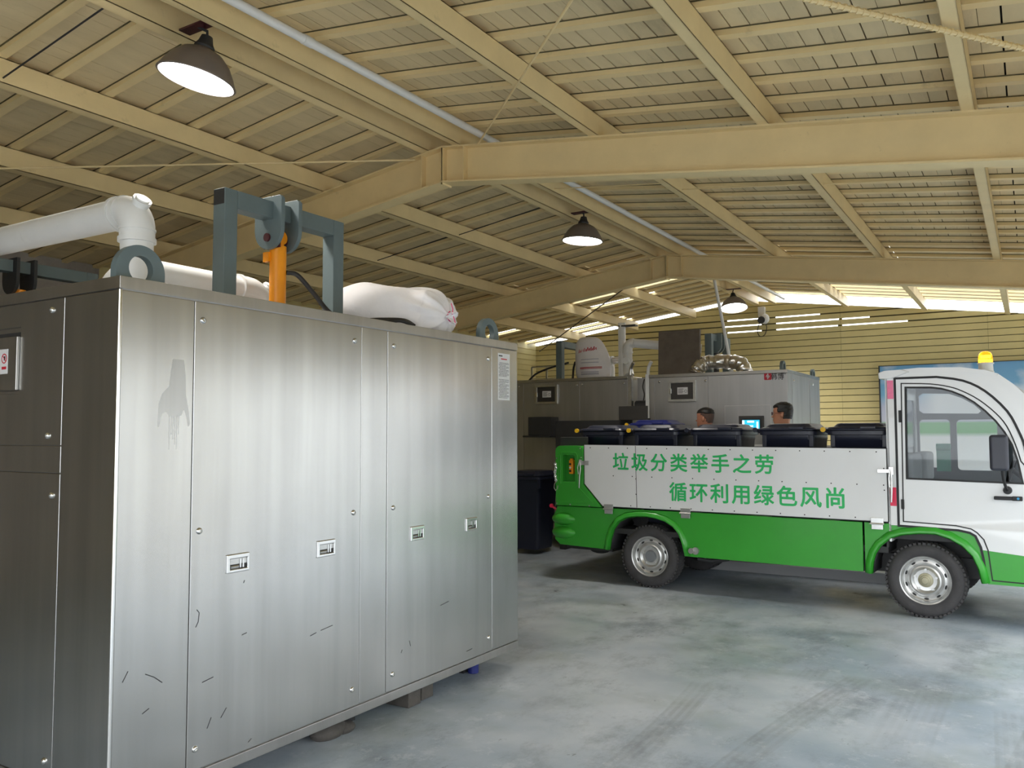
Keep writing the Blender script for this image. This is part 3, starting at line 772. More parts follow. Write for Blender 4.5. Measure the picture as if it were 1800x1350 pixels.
# ------------------------------------------------------------------ garbage truck, built in its own frame (x forward, y to the far side)
def build_truck():
    T = thing('garbage_truck', 'small white and green electric garbage truck with slogans along its side', 'truck', (-.768, 7.576, 0), (0, 0, math.atan2(-.0454634, .99896601)), local=True)
    W = 1.44; S = -.02                       # body width, near side plane
    def arc(cx, cz, rx, rz_, a0, a1, n): return [(cx + rx * math.cos(math.radians(a0 + (a1 - a0) * i / n)), cz + rz_ * math.sin(math.radians(a0 + (a1 - a0) * i / n))) for i in range(n + 1)]
    # arches, left foot over the top to the right foot
    rarch = [(-2.855, .335), (-2.835, .44), (-2.80, .54), (-2.735, .62), (-2.65, .66), (-2.545, .677), (-2.44, .68), (-2.345, .67), (-2.25, .645), (-2.17, .6), (-2.115, .54), (-2.08, .45), (-2.055, .335)]
    farch = [(-.39, .325), (-.382, .42), (-.36, .49), (-.32, .555), (-.24, .625), (-.15, .656), (-.02, .674), (.09, .676), (.186, .648), (.276, .595), (.342, .525), (.382, .43), (.403, .32)]
    # lower skirt, one each side
    for y0, y1 in ((S, S + .03), (W - .03, W)):
        out = [(-3.46, .745), (-3.50, .64), (-3.49, .40), (-3.43, .35)] + rarch + [(-1.525, .335), (-.463, .335), (-.463, .747), (-2.0, .752)]
        sk = obj('skirt_panel', MB().plate([out], 'y', y0, y1), m_gtruck, T, bevel=.006)
        out = [(-.447, .335)] + farch + [(.44, .32), (.425, .48), (.405, .6), (.372, .678), (.33, .7), (.256, .714), (-.18, .728), (-.25, .745), (-.447, .747)]
        obj('front_wing', MB().plate([out], 'y', y0, y1), m_gtruck, T, bevel=.005)
    for a, nm in ((rarch, 'rear'), (farch, 'front')):
        for sgn, y0, y1 in ((1, S - .032, S + .02), (-1, W - .02, W + .032)):
            mb = MB()
            # flare: rounded band around the opening
            P = [Vector((p[0], p[1])) for p in a]; k = len(P); vs = []; fs = []
            prof = [(0, .05), (0, -.004), (.012, -.03), (.03, -.032), (.048, -.02), (.062, .002), (.064, .02)]
            for i in range(k):
                d = (P[min(i + 1, k - 1)] - P[max(i - 1, 0)]).normalized(); n = Vector((-d.y, d.x))
                for o_, dy in prof:
                    q = P[i] + n * o_
                    vs.append((q.x, (S + dy) if sgn > 0 else (W - dy), q.y))
            m_ = len(prof)
            for i in range(k - 1):
                for j in range(m_ - 1): fs.append((i * m_ + j, i * m_ + j + 1, (i + 1) * m_ + j + 1, (i + 1) * m_ + j))
            mb.add(vs, fs)
            obj('wheel_arch_flare', mb, m_gtruck, T, mods=(('SOLIDIFY', dict(thickness=.004)),), smooth=50)
            # dark liner
            mb = MB(); vs = []; fs = []
            for i in range(k):
                for yy in ((S + .025, S + .42) if sgn > 0 else (W - .025, W - .42)): vs.append((P[i].x, yy, P[i].y + .004))
            for i in range(k - 1): fs.append((2 * i, 2 * i + 1, 2 * i + 3, 2 * i + 2))
            mb.add(vs, fs)
            obj('arch_liner', mb, m_dark, T, mods=(('SOLIDIFY', dict(thickness=.005)),), smooth=60)
    # rear bumper corner: two rounded swellings and the end plate
    mb = MB().box(-3.50, -3.46, S + .06, W - .06, .36, .74)
    for z, rr in ((.615, .07), (.475, .068)):
        mb.ball((-3.385, S + .03, z), .15, .085, rr, 20).ball((-3.385, W - .03, z), .15, .085, rr, 20)
        mb.box(-3.53, -3.46, S + .05, W - .05, z - .055, z + .055)
    obj('rear_bumper', mb, m_gtruck, T, bevel=.01)
    # green rear post with a recess for the pendant control
    post = [(-3.458, .755), (-3.46, 1.27)] + arc(-3.40, 1.31, .06, .06, 180, 90, 6) + arc(-3.19, 1.31, .06, .06, 90, 0, 6) + [(-3.13, 1.27), (-3.131, .975), (-2.928, .757)]
    rec = [(-3.375, 1.0), (-3.375, 1.25), (-3.36, 1.275), (-3.245, 1.275), (-3.228, 1.25), (-3.228, 1.0)]
    for y0, y1, near in ((S - .03, S + .09, 1), (W - .09, W + .03, 0)):
        po = obj('rear_post', MB().plate([post, rec] if near else [post], 'y', y0, y1), m_gtruck, T, bevel=.008)
        if near:
            obj('recess_back', MB().box(-3.40, -3.2, S + .045, S + .055, .98, 1.29), m_gtruck, po)
            mb = MB().strip([(-3.4, .98), (-3.4, 1.27), (-3.385, 1.3), (-3.22, 1.3), (-3.2, 1.27), (-3.2, .96), (-3.02, .79), (-3.4, .79)], .012, 'y', S - .034, S - .026)
            obj('raised_edge', mb, m_gtruck, po, bevel=.003)
            pc_ = obj('pendant_control', MB().box(-3.31, -3.262, S - .01, S + .04, 1.08, 1.222).box(-3.302, -3.27, S, S + .03, 1.222, 1.24), m_orange, po, bevel=.005)
            for z in (1.11, 1.18): obj('push_button', MB().cyl((-3.292, S - .008, z), (0, -1, 0), .012, .01, 14), m_black, po)
            obj('push_button', MB().cyl((-3.292, S - .008, 1.145), (0, -1, 0), .010, .01, 14), m_white, po)
            mb = MB()
            for x, z in ((-3.445, 1.24), (-3.15, 1.25), (-3.445, .775), (-3.285, .768), (-3.06, .765), (-3.16, 1.345)): mb.cyl((x, S - .03, z), (0, -1, 0), .007, .005, 10)
            obj('bolt', mb, m_zinc, po)
            # chain with hook on the left edge, pin lever on the right edge
            mb = MB()
            for k in range(9):
                z = 1.18 - k * .021; a_ = (k % 2) * PI / 2
                mb.tube([(-3.452 + .006 * math.sin(k) + math.cos(a_) * .011 * math.cos(b_), S - .045 + math.sin(a_) * .011 * math.cos(b_), z + .018 * math.sin(b_)) for b_ in [2 * PI * i / 12 for i in range(12)]], .0032, 6, closed=True)
            mb.tube([(-3.45, S - .045, .995), (-3.465, S - .045, .97), (-3.47, S - .045, .935), (-3.45, S - .045, .905), (-3.428, S - .045, .925), (-3.425, S - .045, .96)], .0045, 8)
            obj('chain', mb, m_chrome, po)
    def lever(x, z, nm='toggle_latch'):
        mb = MB().box(x - .016, x + .016, S - .04, S - .03, z - .03, z + .03)
        mb.tube([(x - .002, S - .05, z + .02), (x - .02, S - .055, z - .05), (x - .012, S - .055, z - .12)], .005, 8)
        mb.tube([(x, S - .05, z + .02), (x + .012, S - .055, z - .06), (x, S - .055, z - .14), (x - .006, S - .055, z - .26)], [.007, .007, .009, .006], 8)
        mb.box(x + .0, x + .10 if nm == 'toggle_latch' else x + .02, S - .042, S - .034, z - .025, z + .018)
        return obj('toggle_latch', mb, m_chrome if x > -1 else m_zinc, T, bevel=.002)
    lever(-3.16, 1.2)
    mb = MB().box(-.325, -.205, S - .045, S - .036, 1.165, 1.195).box(-.235, -.2, S - .052, S - .04, 1.15, 1.215)
    mb.tube([(-.222, S - .055, 1.2), (-.235, S - .06, 1.12), (-.232, S - .06, 1.06), (-.218, S - .06, 1.03)], .006, 8)
    mb.tube([(-.218, S - .055, 1.19), (-.213, S - .062, 1.12), (-.215, S - .062, 1.07), (-.22, S - .06, .925)], [.006, .006, .011, .006], 10)
    obj('toggle_latch', mb, m_chrome, T, bevel=.002)
    # white bed side panels
    pl = [(-3.122, .985), (-3.122, 1.38), (-.258, 1.362), (-.258, .762), (-2.915, .768)]
    for y0, y1, near in ((S - .02, S + .012, 1), (W - .012, W + .02, 0)):
        a = [p for p in pl]
        bp_ = obj('bed_side_panel', MB().plate([a], 'y', y0, y1), m_wtruck, T, bevel=.003)
        if near:
            mb = MB().strip([(-2.545, 1.374), (-2.537, .772)], .005, 'y', S - .0212, S - .0198)
            mb.strip(pl, .012, 'y', S - .017, S - .0, closed=True)
            obj('panel_seam', mb, m_black, bp_)
            mb = MB()
            for k in range(14):
                x = -3.05 + k * .209
                mb.cyl((x, S - .019, 1.352 - k * .0012), (0, -1, 0), .0055, .004, 8)
                if k: mb.cyl((x + .05, S - .019, 1.075 - k * .001), (0, -1, 0), .0055, .004, 8)
                if k > 1: mb.cyl((x + .03, S - .019, .785), (0, -1, 0), .0055, .004, 8)
            for z in (1.26, 1.165, 1.05, .9): mb.cyl((-2.543, S - .019, z), (0, -1, 0), .0055, .004, 8)
            for z in (1.2, 1.02): mb.cyl((-.278, S - .019, z), (0, -1, 0), .0055, .004, 8)
            obj('rivet', mb, m_dark, bp_)
            m1 = MB(); mb = MB()
            glyphs(m1, '垃圾分类举手之劳', .181, lambda i, x, y, h: (-2.708 + i * .2048 + x, S - .0214 - h, 1.216 + y), offset=.022)
            glyphs(mb, '循环利用绿色风尚', .187, lambda i, x, y, h: (-2.102 + i * .2045 + x, S - .0214 - h, .941 + y), offset=.022)
            for q_ in (m1, mb): obj('lettering', q_, m_letter, bp_)
    for x in (-2.845, -2.03, -.34):
        mb = MB().box(x - .05, x + .05, S - .03, S - .02, .745, .79).box(x - .045, x + .045, S - .03, S - .02, .695, .735).tube([(x - .058, S - .034, .741), (x + .055, S - .034, .741)], .008, 8)
        obj('drop_hinge', mb, m_zinc if x < -1 else m_chrome, T, bevel=.002)
    # bed floor, head board, tail board and lift
    obj('bed_floor', MB().box(-3.45, -.27, S + .03, W - .03, .50, .55), m_dark, T)
    obj('head_board', MB().box(-.28, -.262, S + .02, W - .02, .55, 1.36), m_dark, T)
    mb = MB().box(-3.50, -3.462, S + .1, W - .1, .75, 1.36).box(-3.47, -3.14, S + .09, S + .11, 1.30, 1.46).box(-3.54, -3.50, .2, .28, .55, 1.3).box(-3.54, -3.50, 1.1, 1.18, .55, 1.3)
    mb.tube([(-3.53, .05, .58), (-3.53, 1.35, .58)], .03, 12)
    obj('tail_lift', mb, m_dark, T, bevel=.006)
    obj('tail_lamp', MB().cyl((-3.535, S + .02, .742), (0, -1, 0), .021, .02, 18).tube([(-3.535, S + .02, .735), (-3.48, S + .03, .70)], .012, 8), m_red, T)
    # wheels
    def wheel(x, y, out, front):
        A = (0, -1 if out < 0 else 1, 0); o = (x, y, .3)
        ty = MB().lathe([(.185, -.14), (.188, -.0), (.2, .010), (.228, .017), (.255, .016), (.276, .008), (.291, -.010), (.299, -.028), (.3, -.06), (.3, -.10), (.299, -.135), (.288, -.155), (.25, -.168), (.2, -.16), (.185, -.14)], o, A, 64)
        for k in range(52):
            a = 2 * PI * k / 52; c = Matrix.Translation(Vector(o)) @ Matrix.Rotation(a, 4, 'Y')
            s = -1 if out < 0 else 1
            for hh in (-.02, -.125):
                ty.box(.285, .3025, s * hh - .022, s * hh + .022, -.011, .011, c)
            ty.box(.29, .302, s * -.075 - .022, s * -.075 + .022, .009, .022, c)
        tp = obj('tyre', ty, m_tyre, T, smooth=40)
        ri = MB().lathe([(.194, -.02), (.196, .004), (.191, .009), (.183, .006), (.176, -.008), (.171, -.018), (.168, -.034), (.155, -.042), (.139, -.038), (.128, -.022), (.118, -.010), (.106, -.006), (.098, -.012), (.085, -.022), (.06, -.024), (.056, -.024), (0, -.024), (0, -.06), (.19, -.06), (.194, -.02)], o, A, 56)
        for k in range(5):
            a = 2 * PI * k / 5 + .3
            ri.cyl((x + .083 * math.cos(a), y + A[1] * -.024, .3 + .083 * math.sin(a)), A, .011, .014, 6)
        obj('rim', ri, m_rim, tp, smooth=30)
        sl = MB()
        for k in range(10):
            a = 2 * PI * (k + .5) / 10
            M_ = Matrix.Translation(Vector((x, y + A[1] * -.0405, .3))) @ Matrix.Rotation(a, 4, 'Y')
            sl.lathe([(0, 0), (1, 0), (1, 1), (0, 1)], (0, 0, 0), A, 14, M_ @ Matrix.Translation(Vector((.152, 0, 0))) @ Matrix.Diagonal((.0075, .003, .018, 1)))
        obj('rim_slot', sl, m_black, tp)
        if front:
            obj('hub', MB().lathe([(0, .02), (.024, .018), (.028, .006), (.036, .004), (.04, -.005), (.055, -.01), (.058, -.024), (0, -.024)], o, A, 24), m_hubf, tp)
        else:
            obj('hub', MB().lathe([(0, .0), (.05, -.002), (.056, -.012), (.058, -.024), (0, -.024)], o, A, 24), m_greyin, tp)
    for x, fr in ((-2.43, 0), (0.0, 1)):
        wheel(x, .012, -1, fr); wheel(x, W - .032, 1, fr)
    mb = MB().box(-3.3, 1.0, .32, .42, .30, .46).box(-3.3, 1.0, 1.0, 1.1, .30, .46).tube([(-2.43, .18, .3), (-2.43, 1.26, .3)], .045, 12).tube([(0, .18, .3), (0, 1.26, .3)], .04, 12)
    mb.box(-1.95, -.5, .4, 1.2, .275, .5).box(-3.42, -2.88, .1, 1.3, .3, .5).box(-2.85, -2.0, .38, 1.06, .4, .66).box(-.38, .4, .38, 1.06, .4, .66)  # the wide low middle box is added to cut light below the truck
    mb.ball((-3.1, .25, .3), .12, .1, .05).tube([(-1.98, .12, .3), (-1.85, .14, .285), (-1.7, .2, .31)], .018, 10)
    obj('chassis', mb, m_dark, T)
    obj('charge_port', MB().cyl((-1.975, S - .028, .395), (0, -1, 0), .026, .02, 18).cyl((-1.94, S, .395), (0, -1, 0), .034, .022, 18), m_zinc, T)
    # ---- cab
    roofp = [(-.255, 1.945), (-.155, 2.005), (.008, 2.008), (.31, 1.998), (.477, 1.968), (.56, 1.938), (.65, 1.865), (.734, 1.772), (.80, 1.66), (.87, 1.49), (.93, 1.29), (.98, 1.08), (1.03, .95), (1.12, .88), (1.17, .74), (1.18, .5), (1.15, .33)]
    gw = lambda x: .579 - (x - .421) * .09
    side = [(.376, .69), (.34, .712), (.256, .727), (-.18, .741), (-.255, .748)] + roofp[0:14] + [(1.12, .88), (1.17, .74), (1.176, gw(1.176)), (.413, gw(.413))]
    win = [(-.098, 1.868), (.086, 1.862), (.165, 1.85), (.241, 1.825), (.32, 1.787), (.395, 1.735), (.47, 1.665), (.539, 1.585), (.595, 1.5), (.643, 1.4), (.676, 1.28), (.705, 1.105), (-.108, 1.121)]
    def rrect(x0, x1, z0, z1, r=.035, n=4):
        return arc(x1 - r, z1 - r, r, r, 0, 90, n) + arc(x0 + r, z1 - r, r, r, 90, 180, n) + arc(x0 + r, z0 + r, r, r, 180, 270, n) + arc(x1 - r, z0 + r, r, r, 270, 360, n)
    cs = obj('cab_side', MB().plate([side, win], 'y', S, S + .03), m_wtruck, T, bevel=.004)
    wtop = [(-.18, 1.875), (.05, 1.865), (.16, 1.82), (.26, 1.755), (.315, 1.695), (.29, 1.672), (-.18, 1.682), (-.215, 1.71), (-.215, 1.85)]
    obj('cab_side', MB().plate([side, wtop, rrect(-.215, .05, 1.16, 1.62), rrect(.105, .44, 1.14, 1.616)], 'y', W - .03, W), m_greyin, T, bevel=.004)
    low = [(.445, .32), (1.15, .32), (1.176, .5), (1.176, gw(1.176) - .001), (.413, gw(.413) - .001), (.43, .48)]
    for y0, y1 in ((S, S + .03), (W - .03, W)): obj('lower_side', MB().plate([low], 'y', y0, y1), m_gtruck, T, bevel=.004)
    obj('side_window', MB().plate([win], 'y', S + .012, S + .017), m_glass, cs)
    # black rubber seals: round the window, round the door, round the wheel arch line
    mb = MB().strip(win, .014, 'y', S - .004, S + .012, closed=True)
    obj('window_seal', mb, m_black, cs)
    door = [(.345, .738), (.385, .712), (.43, .66), (.456, .58), (.479, .35), (.86, .345), (.85, .9), (.80, 1.15), (.745, 1.365), (.70, 1.49), (.62, 1.64), (.48, 1.80), (.33, 1.885), (.14, 1.918), (-.129, 1.905), (-.143, .77), (.24, .758)]
    sm2 = lambda pts: [(p.x, p.z) for p in smooth_path([(q[0], 0, q[1]) for q in pts], 3)]
    door = door[:10] + sm2([(.86, .345), (.85, .9), (.80, 1.1), (.745, 1.22)])[1:-1] + sm2([(.698, 1.274), (.666, 1.4), (.612, 1.545), (.541, 1.647), (.431, 1.752), (.32, 1.823), (.226, 1.862), (.087, 1.89), (-.129, 1.902)]) + door[15:]
    mb = MB().strip(door, .009, 'y', S - .003, S + .004, closed=True)
    outer = [(.44, .325), (.424, .5), (.407, .6), (.373, .684), (.335, .707), (.256, .722), (-.18, .733), (-.178, 1.945), (.134, 1.945), (.323, 1.908), (.475, 1.82), (.618, 1.662), (.688, 1.51), (.728, 1.39), (.79, 1.16), (.835, .95)]
    outer = outer[:8] + sm2(outer[8:])
    mb.strip(outer, .018, 'y', S - .004, S + .004)
    obj('door_seal', mb, m_black, cs)
    for z0, z1 in ((.87, .95), (1.58, 1.68)): obj('door_hinge', MB().box(-.155, -.132, S - .014, S - .002, z0, z1), m_black, cs, bevel=.003)
    obj('door_handle', MB().box(.51, .70, S - .03, S - .002, .975, 1.003).box(.63, .70, S - .034, S - .002, .972, 1.006), m_black, cs, bevel=.006)
    obj('key_lock', MB().cyl((.672, S - .033, .99), (0, -1, 0), .009, .004, 14), m_screen2, cs)
    # roof, windscreen, nose skins across the width
    def skin(nm, pts, m_, th=.03, y0=S - .004, y1=W + .004):
        mb = MB(); P = [Vector(p) for p in pts]
        mb.strip(pts, th, 'y', y0, y1)
        return obj(nm, mb, m_, T, smooth=40)
    skin('roof', [(-.298, 1.975), (-.2, 1.995)] + roofp[2:6], m_wtruck, .036)
    obj('rear_visor', MB().plate([[(-.30, 1.945), (-.305, 1.995), (-.26, 2.012), (-.12, 2.018), (-.06, 1.995), (-.2, 1.945)]], 'y', S - .012, W + .012), m_wtruck, T, bevel=.008)
    skin('windscreen', roofp[6:13], m_glassd, .012, S + .06, W - .06)
    for y in (S + .03, W - .03): obj('windscreen_pillar', MB().strip(roofp[5:14], .03, 'y', y - .032, y + .032), m_wtruck, T, smooth=40)
    skin('wiper_panel', [(.98, 1.08), (1.03, .95), (1.12, .88), (1.17, .74)], m_wtruck, .02)
    skin('front_bumper', [(1.17, .74), (1.18, .5), (1.15, .18)], m_gtruck, .03)  # carried low, out of view, to keep light from under the truck
    obj('rear_wall', MB().plate([[(S, .6), (W, .6), (W, 1.96), (S, 1.96)], rrect(.15, 1.29, 1.3, 1.8)], 'x', -.252, -.235), m_wtruck, T)
    obj('rear_window', MB().plate([rrect(.15, 1.29, 1.3, 1.8)], 'x', -.25, -.246), m_glassd, T)
    # reflective tape on the pillar
    for z0, z1, m_ in ((.735, .892, m_whitetape), (1.615, 1.775, m_whitetape), (.893, 1.045, m_red), (1.776, 1.93, m_pinktape)):
        obj('reflective_tape', MB().box(-.238, -.19, S - .003, S, z0, z1), m_, cs, label={m_red: 'red reflective tape', m_pinktape: 'faded pink reflective tape'}.get(m_, 'white reflective tape'))
    # interior
    obj('cab_floor', MB().box(-.23, 1.1, .03, W - .03, .62, .68), m_dark, T)
    for yy in (.12, .82):
        se = obj('seat', MB().box(-.16, .30, yy, yy + .5, .68, 1.05), m_seatc, T, bevel=.03)
        obj('backrest', MB().box(-.2, -.08, yy + .02, yy + .48, 1.05, 1.32), m_seatc, se, bevel=.03)
    obj('towel', MB().tube([(0, .86, 1.365), (.115, .86, 1.365)], .032, 16).box(.0, .115, .855, .865, 1.15, 1.365), m_seatm, T, bevel=.002)
    obj('dashboard', MB().plate([[(.62, .68), (1.08, .68), (1.0, 1.0), (.9, 1.09), (.68, 1.08), (.6, .95)]], 'y', .05, W - .05), m_dark, T, bevel=.02)
    sw = [Vector((.57, 1.05, 1.17)) + Vector((.055 * math.cos(a), .18 * math.sin(a), .17 * math.cos(a))) for a in [2 * PI * i / 28 for i in range(28)]]
    obj('steering_wheel', MB().tube(sw, .014, 10, closed=True).tube([(.57, 1.05, 1.17), (.75, 1.05, 1.0)], .02, 10).tube([(.57, .88, 1.17), (.57, 1.22, 1.17)], .012, 8), m_black, T)
    # mirror
    mi = obj('mirror', MB().box(.505, .632, -.24, -.19, 1.205, 1.478), m_bin2, T, bevel=.028, seg=4)
    obj('mirror_arm', MB().tube([(.585, -.21, 1.215), (.59, -.19, 1.14), (.595, -.12, 1.09), (.60, -.05, 1.055), (.60, S, 1.05)], .011, 10).lathe([(0, 0), (.032, 0), (.026, .025), (0, .03)], (.602, S, 1.05), (0, -1, 0), 20), m_black, mi)
    # beacon
    be = obj('beacon', MB().lathe([(0, 0), (.058, 0), (.06, .012), (.055, .016), (.052, .07), (.06, .075), (.06, .082), (0, .082)], (.47, .16, 1.972), (0, 0, 1), 24), m_white, T)
    obj('beacon_lens', MB().lathe([(.052, 0), (.051, .045), (.047, .066), (.038, .082), (.02, .092), (0, .095)], (.47, .16, 2.054), (0, 0, 1), 24), m_amberg, be)
    obj('beacon_bulb', MB().box(.44, .50, .13, .19, 2.06, 2.083).box(.45, .49, .14, .18, 2.09, 2.112), m_glow, be)
    return T


m_rim = mat('silver_rim', (.62, .62, .61), .3, .75, vary=.08, scale=12, dirt=(.2, .18, .16), dscale=10, dlo=.62, dhi=.85)
m_hubf = mat('waxed_hub', lin(170, 165, 140), .4, .2, vary=.1, scale=12)
m_screen2 = mat('blue_lock', lin(40, 150, 200), .4, vary=.05)
m_glassd = mat('windscreen_glass', (.25, .28, .3), .03, trans=1.0, vary=.01); m_glassd.node_tree.nodes['Principled BSDF'].inputs['IOR'].default_value = 1.1
m_bin2 = mat('mirror_housing', lin(58, 60, 70), .45, vary=.06)
m_amberg = mat('amber_dome', (1.0, .5, .03), .1, trans=.85, vary=.02, emit=((1, .35, .01), .22))
truck = build_truck()

# ------------------------------------------------------------------ wheelie bins standing in the truck bed
TA = math.atan2(-.0454634, .99896601)
def t2w(x, y, z): return Vector((-.768 + .99896601 * x + .0454634 * y, 7.576 - .0454634 * x + .99896601 * y, z))
def rr(hx, hy, r, n=5):
    out = []
    for cx, cy, a0 in ((hx - r, hy - r, 0), (-hx + r, hy - r, 90), (-hx + r, -hy + r, 180), (hx - r, -hy + r, 270)):
        out += [(cx + r * math.cos(math.radians(a0 + 90 * i / n)), cy + r * math.sin(math.radians(a0 + 90 * i / n))) for i in range(n + 1)]
    return out
def loft(mb, secs, cap=True):
    n = len(secs[0][0]); vs = []; fs = []
    for l, z in secs: vs += [(p[0], p[1], z) for p in l]
    for i in range(len(secs) - 1):
        for j in range(n): fs.append((i * n + j, i * n + (j + 1) % n, (i + 1) * n + (j + 1) % n, (i + 1) * n + j))
    if cap: fs.append(tuple(reversed(range(n)))); fs.append(tuple((len(secs) - 1) * n + j for j in range(n)))
    return mb.add(vs, fs)
def make_bin(label, loc, rot, group, m_=None, lidm=None):
    m_ = m_ or m_bin; lidm = lidm or m_
    t = thing('wheelie_bin', label, 'bin', loc, rot, group, local=True)
    bo = obj('body', loft(MB(), [(rr(.175, .2, .04), .06), (rr(.18, .205, .045), .1), (rr(.228, .262, .05), .88), (rr(.232, .266, .05), .885), (rr(.232, .266, .05), .93)]), m_, t, smooth=40)
    obj('rim', loft(MB(), [(rr(.236, .27, .05), .925), (rr(.252, .286, .055), .93), (rr(.252, .286, .055), .962), (rr(.24, .275, .05), .968)]), m_, t, smooth=40)
    li = obj('lid', loft(MB(), [(rr(.256, .29, .055), .969), (rr(.258, .292, .055), .98), (rr(.245, .28, .05), .995), (rr(.21, .24, .05), 1.0), (rr(.185, .215, .05), 1.026), (rr(.16, .19, .05), 1.032)]), lidm, t, smooth=28)
    obj('lid_grip', MB().box(.03, .16, -.305, -.275, .976, 1.004), lidm, t, bevel=.008)
    obj('handle', MB().tube([(-.245, -.22, .95), (-.285, -.22, .975), (-.285, .22, .975), (-.245, .22, .95)], .014, 10), m_, t)
    for x, y in ((.22, -.262), (-.2, -.262)): obj('corner_rib', MB().box(x - .02, x + .02, y - .016, y + .016, .82, .93), m_, t, bevel=.006)
    for s_ in (-1, 1): obj('hinge_pin', MB().cyl((-.275, s_ * .29, .975), (0, s_, 0), .022, .02, 18), m_yellow, t, label='yellow hinge pin cap')
    for y in (-.2, .2): obj('wheel', MB().cyl((-.2, y - .03 if y > 0 else y + .03, .09), (0, 1 if y > 0 else -1, 0), .09, .045, 24), m_black, t, bevel=.006)
    return t
bins = [(-3.02, 'dark wheelie bin in the truck bed at its rear end, lid slightly askew', .02), (-2.41, 'dark wheelie bin second from the rear of the truck bed', -.03), (-1.80, 'dark wheelie bin in the middle of the truck bed, before the crew-cut man', .03), (-1.12, 'dark wheelie bin fourth from the rear of the truck bed, before the man in glasses', -.02), (-.52, 'dark wheelie bin right behind the truck cab', .0)]
b0 = None
for x, lab, a in bins:
    p = t2w(x, .41, .55)
    if b0 is None: b0 = make_bin(lab, p, (0, 0, TA + a), 'bins in the truck bed')
    else:
        c = dup(b0, None, p, (0, 0, TA + a), lab)
        if x in (-1.8, -1.12):
            for h in kids(c):
                if h.name.startswith('hinge_pin'): h.material_slots[0].link = 'OBJECT'; h.material_slots[0].material = m_bin; h['label'] = 'dark hinge pin cap'
make_bin('dark blue-lidded bin standing behind the truck near the hopper plate', (-3.75, 9.33, .62), (0, 0, .05), None, m_bluebin, m_bluebin)
make_bin('dark bin standing in shadow on the floor behind the rear of the truck', (-5.4, 9.22, 0), (0, 0, .05), None)

# ------------------------------------------------------------------ far machines
FY = 10.0
def far_machine(x0, x1, label, seams, boxx, screws, depth=1.75, fz=0):
    t = thing('waste_machine', label, 'machine', ((x0 + x1) / 2, FY + depth / 2, 0))
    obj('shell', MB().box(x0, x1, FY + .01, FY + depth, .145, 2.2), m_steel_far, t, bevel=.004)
    obj('top_cap', MB().box(x0 - .004, x1 + .004, FY - .004, FY + depth + .004, 2.2, 2.24), m_steel_cap, t, bevel=.003)
    e = [x0] + seams + [x1]
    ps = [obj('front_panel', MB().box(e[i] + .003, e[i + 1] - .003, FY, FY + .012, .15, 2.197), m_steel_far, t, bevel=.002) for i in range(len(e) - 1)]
    for x, z in screws:
        for i in range(len(e) - 1):
            if e[i] < x < e[i + 1]: screw(ps[i], (x, FY, z), (0, -1, 0), .016)
    bx0, bx1, bz0, bz1 = boxx
    cb_ = obj('control_box', MB().plate([[(bx0, bz0), (bx1, bz0), (bx1, bz1), (bx0, bz1)], [(bx0 + .035, bz0 + .03), (bx0 + .035, bz1 - .03), (bx1 - .035, bz1 - .03), (bx1 - .035, bz0 + .03)]], 'y', FY - .03, FY), m_zinc, t, bevel=.003)
    obj('box_door', MB().box(bx0 + .035, bx1 - .035, FY - .018, FY - .002, bz0 + .03, bz1 - .03), m_doorg, cb_, bevel=.003)
    cx = (bx0 + bx1) / 2
    obj('box_sticker', MB().box(cx - .06, cx + .075, FY - .0195, FY - .0175, bz0 + .09, bz1 - .085), m_sticker, cb_)
    mb = MB()
    for k in range(4): mb.box(cx - .05, cx + .02 - .01 * (k % 2), FY - .0203, FY - .0194, bz0 + .155 - k * .016, bz0 + .161 - k * .016)
    obj('text', mb, m_ink, cb_); mb = MB()
    mb.strip([(cx + .05 + .016 * math.cos(a * PI / 8), bz0 + .13 + .016 * math.sin(a * PI / 8)) for a in range(16)], .004, 'y', FY - .0203, FY - .0194, closed=True)
    obj('warning_sign', mb, m_ink, cb_)
    obj('latch', MB().box(bx0 + .02, bx0 + .05, FY - .045, FY - .018, (bz0 + bz1) / 2 - .035, (bz0 + bz1) / 2 + .035), m_chrome, cb_, bevel=.004)
    for x in (x0 + .15, x1 - .15):
        for y in (FY + .2, FY + depth - .2): obj('foot', MB().box(x - .07, x + .07, y - .07, y + .07, fz, .15), m_dark, t)
    return t, ps
m_doorg = mat('grey_box_door', lin(74, 72, 70), .45, .6, vary=.1)
fm, ps = far_machine(-4.13, -2.4, 'far stainless steel machine with the red logo and blue screen, behind the truck', [-4.06, -3.354], (-3.865, -3.505, 1.888, 2.152), [(-3.99, 2.147), (-3.385, 2.141)], fz=.1)
# logo
mb = MB().plate([rr(.043, .043, .008)], 'y', FY - .0015, FY); mb.v = [(p[0] - 2.627, p[1], p[2] + 2.165) for p in mb.v]
obj('logo', mb, m_redink, ps[2])
mb = MB()
for s in (-1, 1):
    mb.strip([(-2.627 + s * q_[0], 2.165 + s * q_[1]) for q_ in ((-.022, -.008), (-.014, .008), (.002, .028), (.006, .012), (.0, .002))], .007, 'y', FY - .0024, FY - .0014)
    mb.strip([(-2.627 + s * q_[0], 2.165 + s * q_[1]) for q_ in ((-.006, -.018), (-.008, -.004), (.0, .01))], .006, 'y', FY - .0024, FY - .0014)
obj('logo', mb, m_sticker, ps[2])
mb = MB(); glyphs(mb, '韩博', .088, lambda i, x, y, h: (-2.553 + i * .077 + x * .84, FY - .001 - h, 2.163 + y * 1.04), offset=.013)
m1 = glyphs(MB(), '®', .036, lambda i, x, y, h: (-2.427 + x, FY - .001 - h, 2.195 + y), offset=.01)
obj('trademark_symbol', m1, m_ink, ps[2])
obj('lettering', mb, m_ink, ps[2])
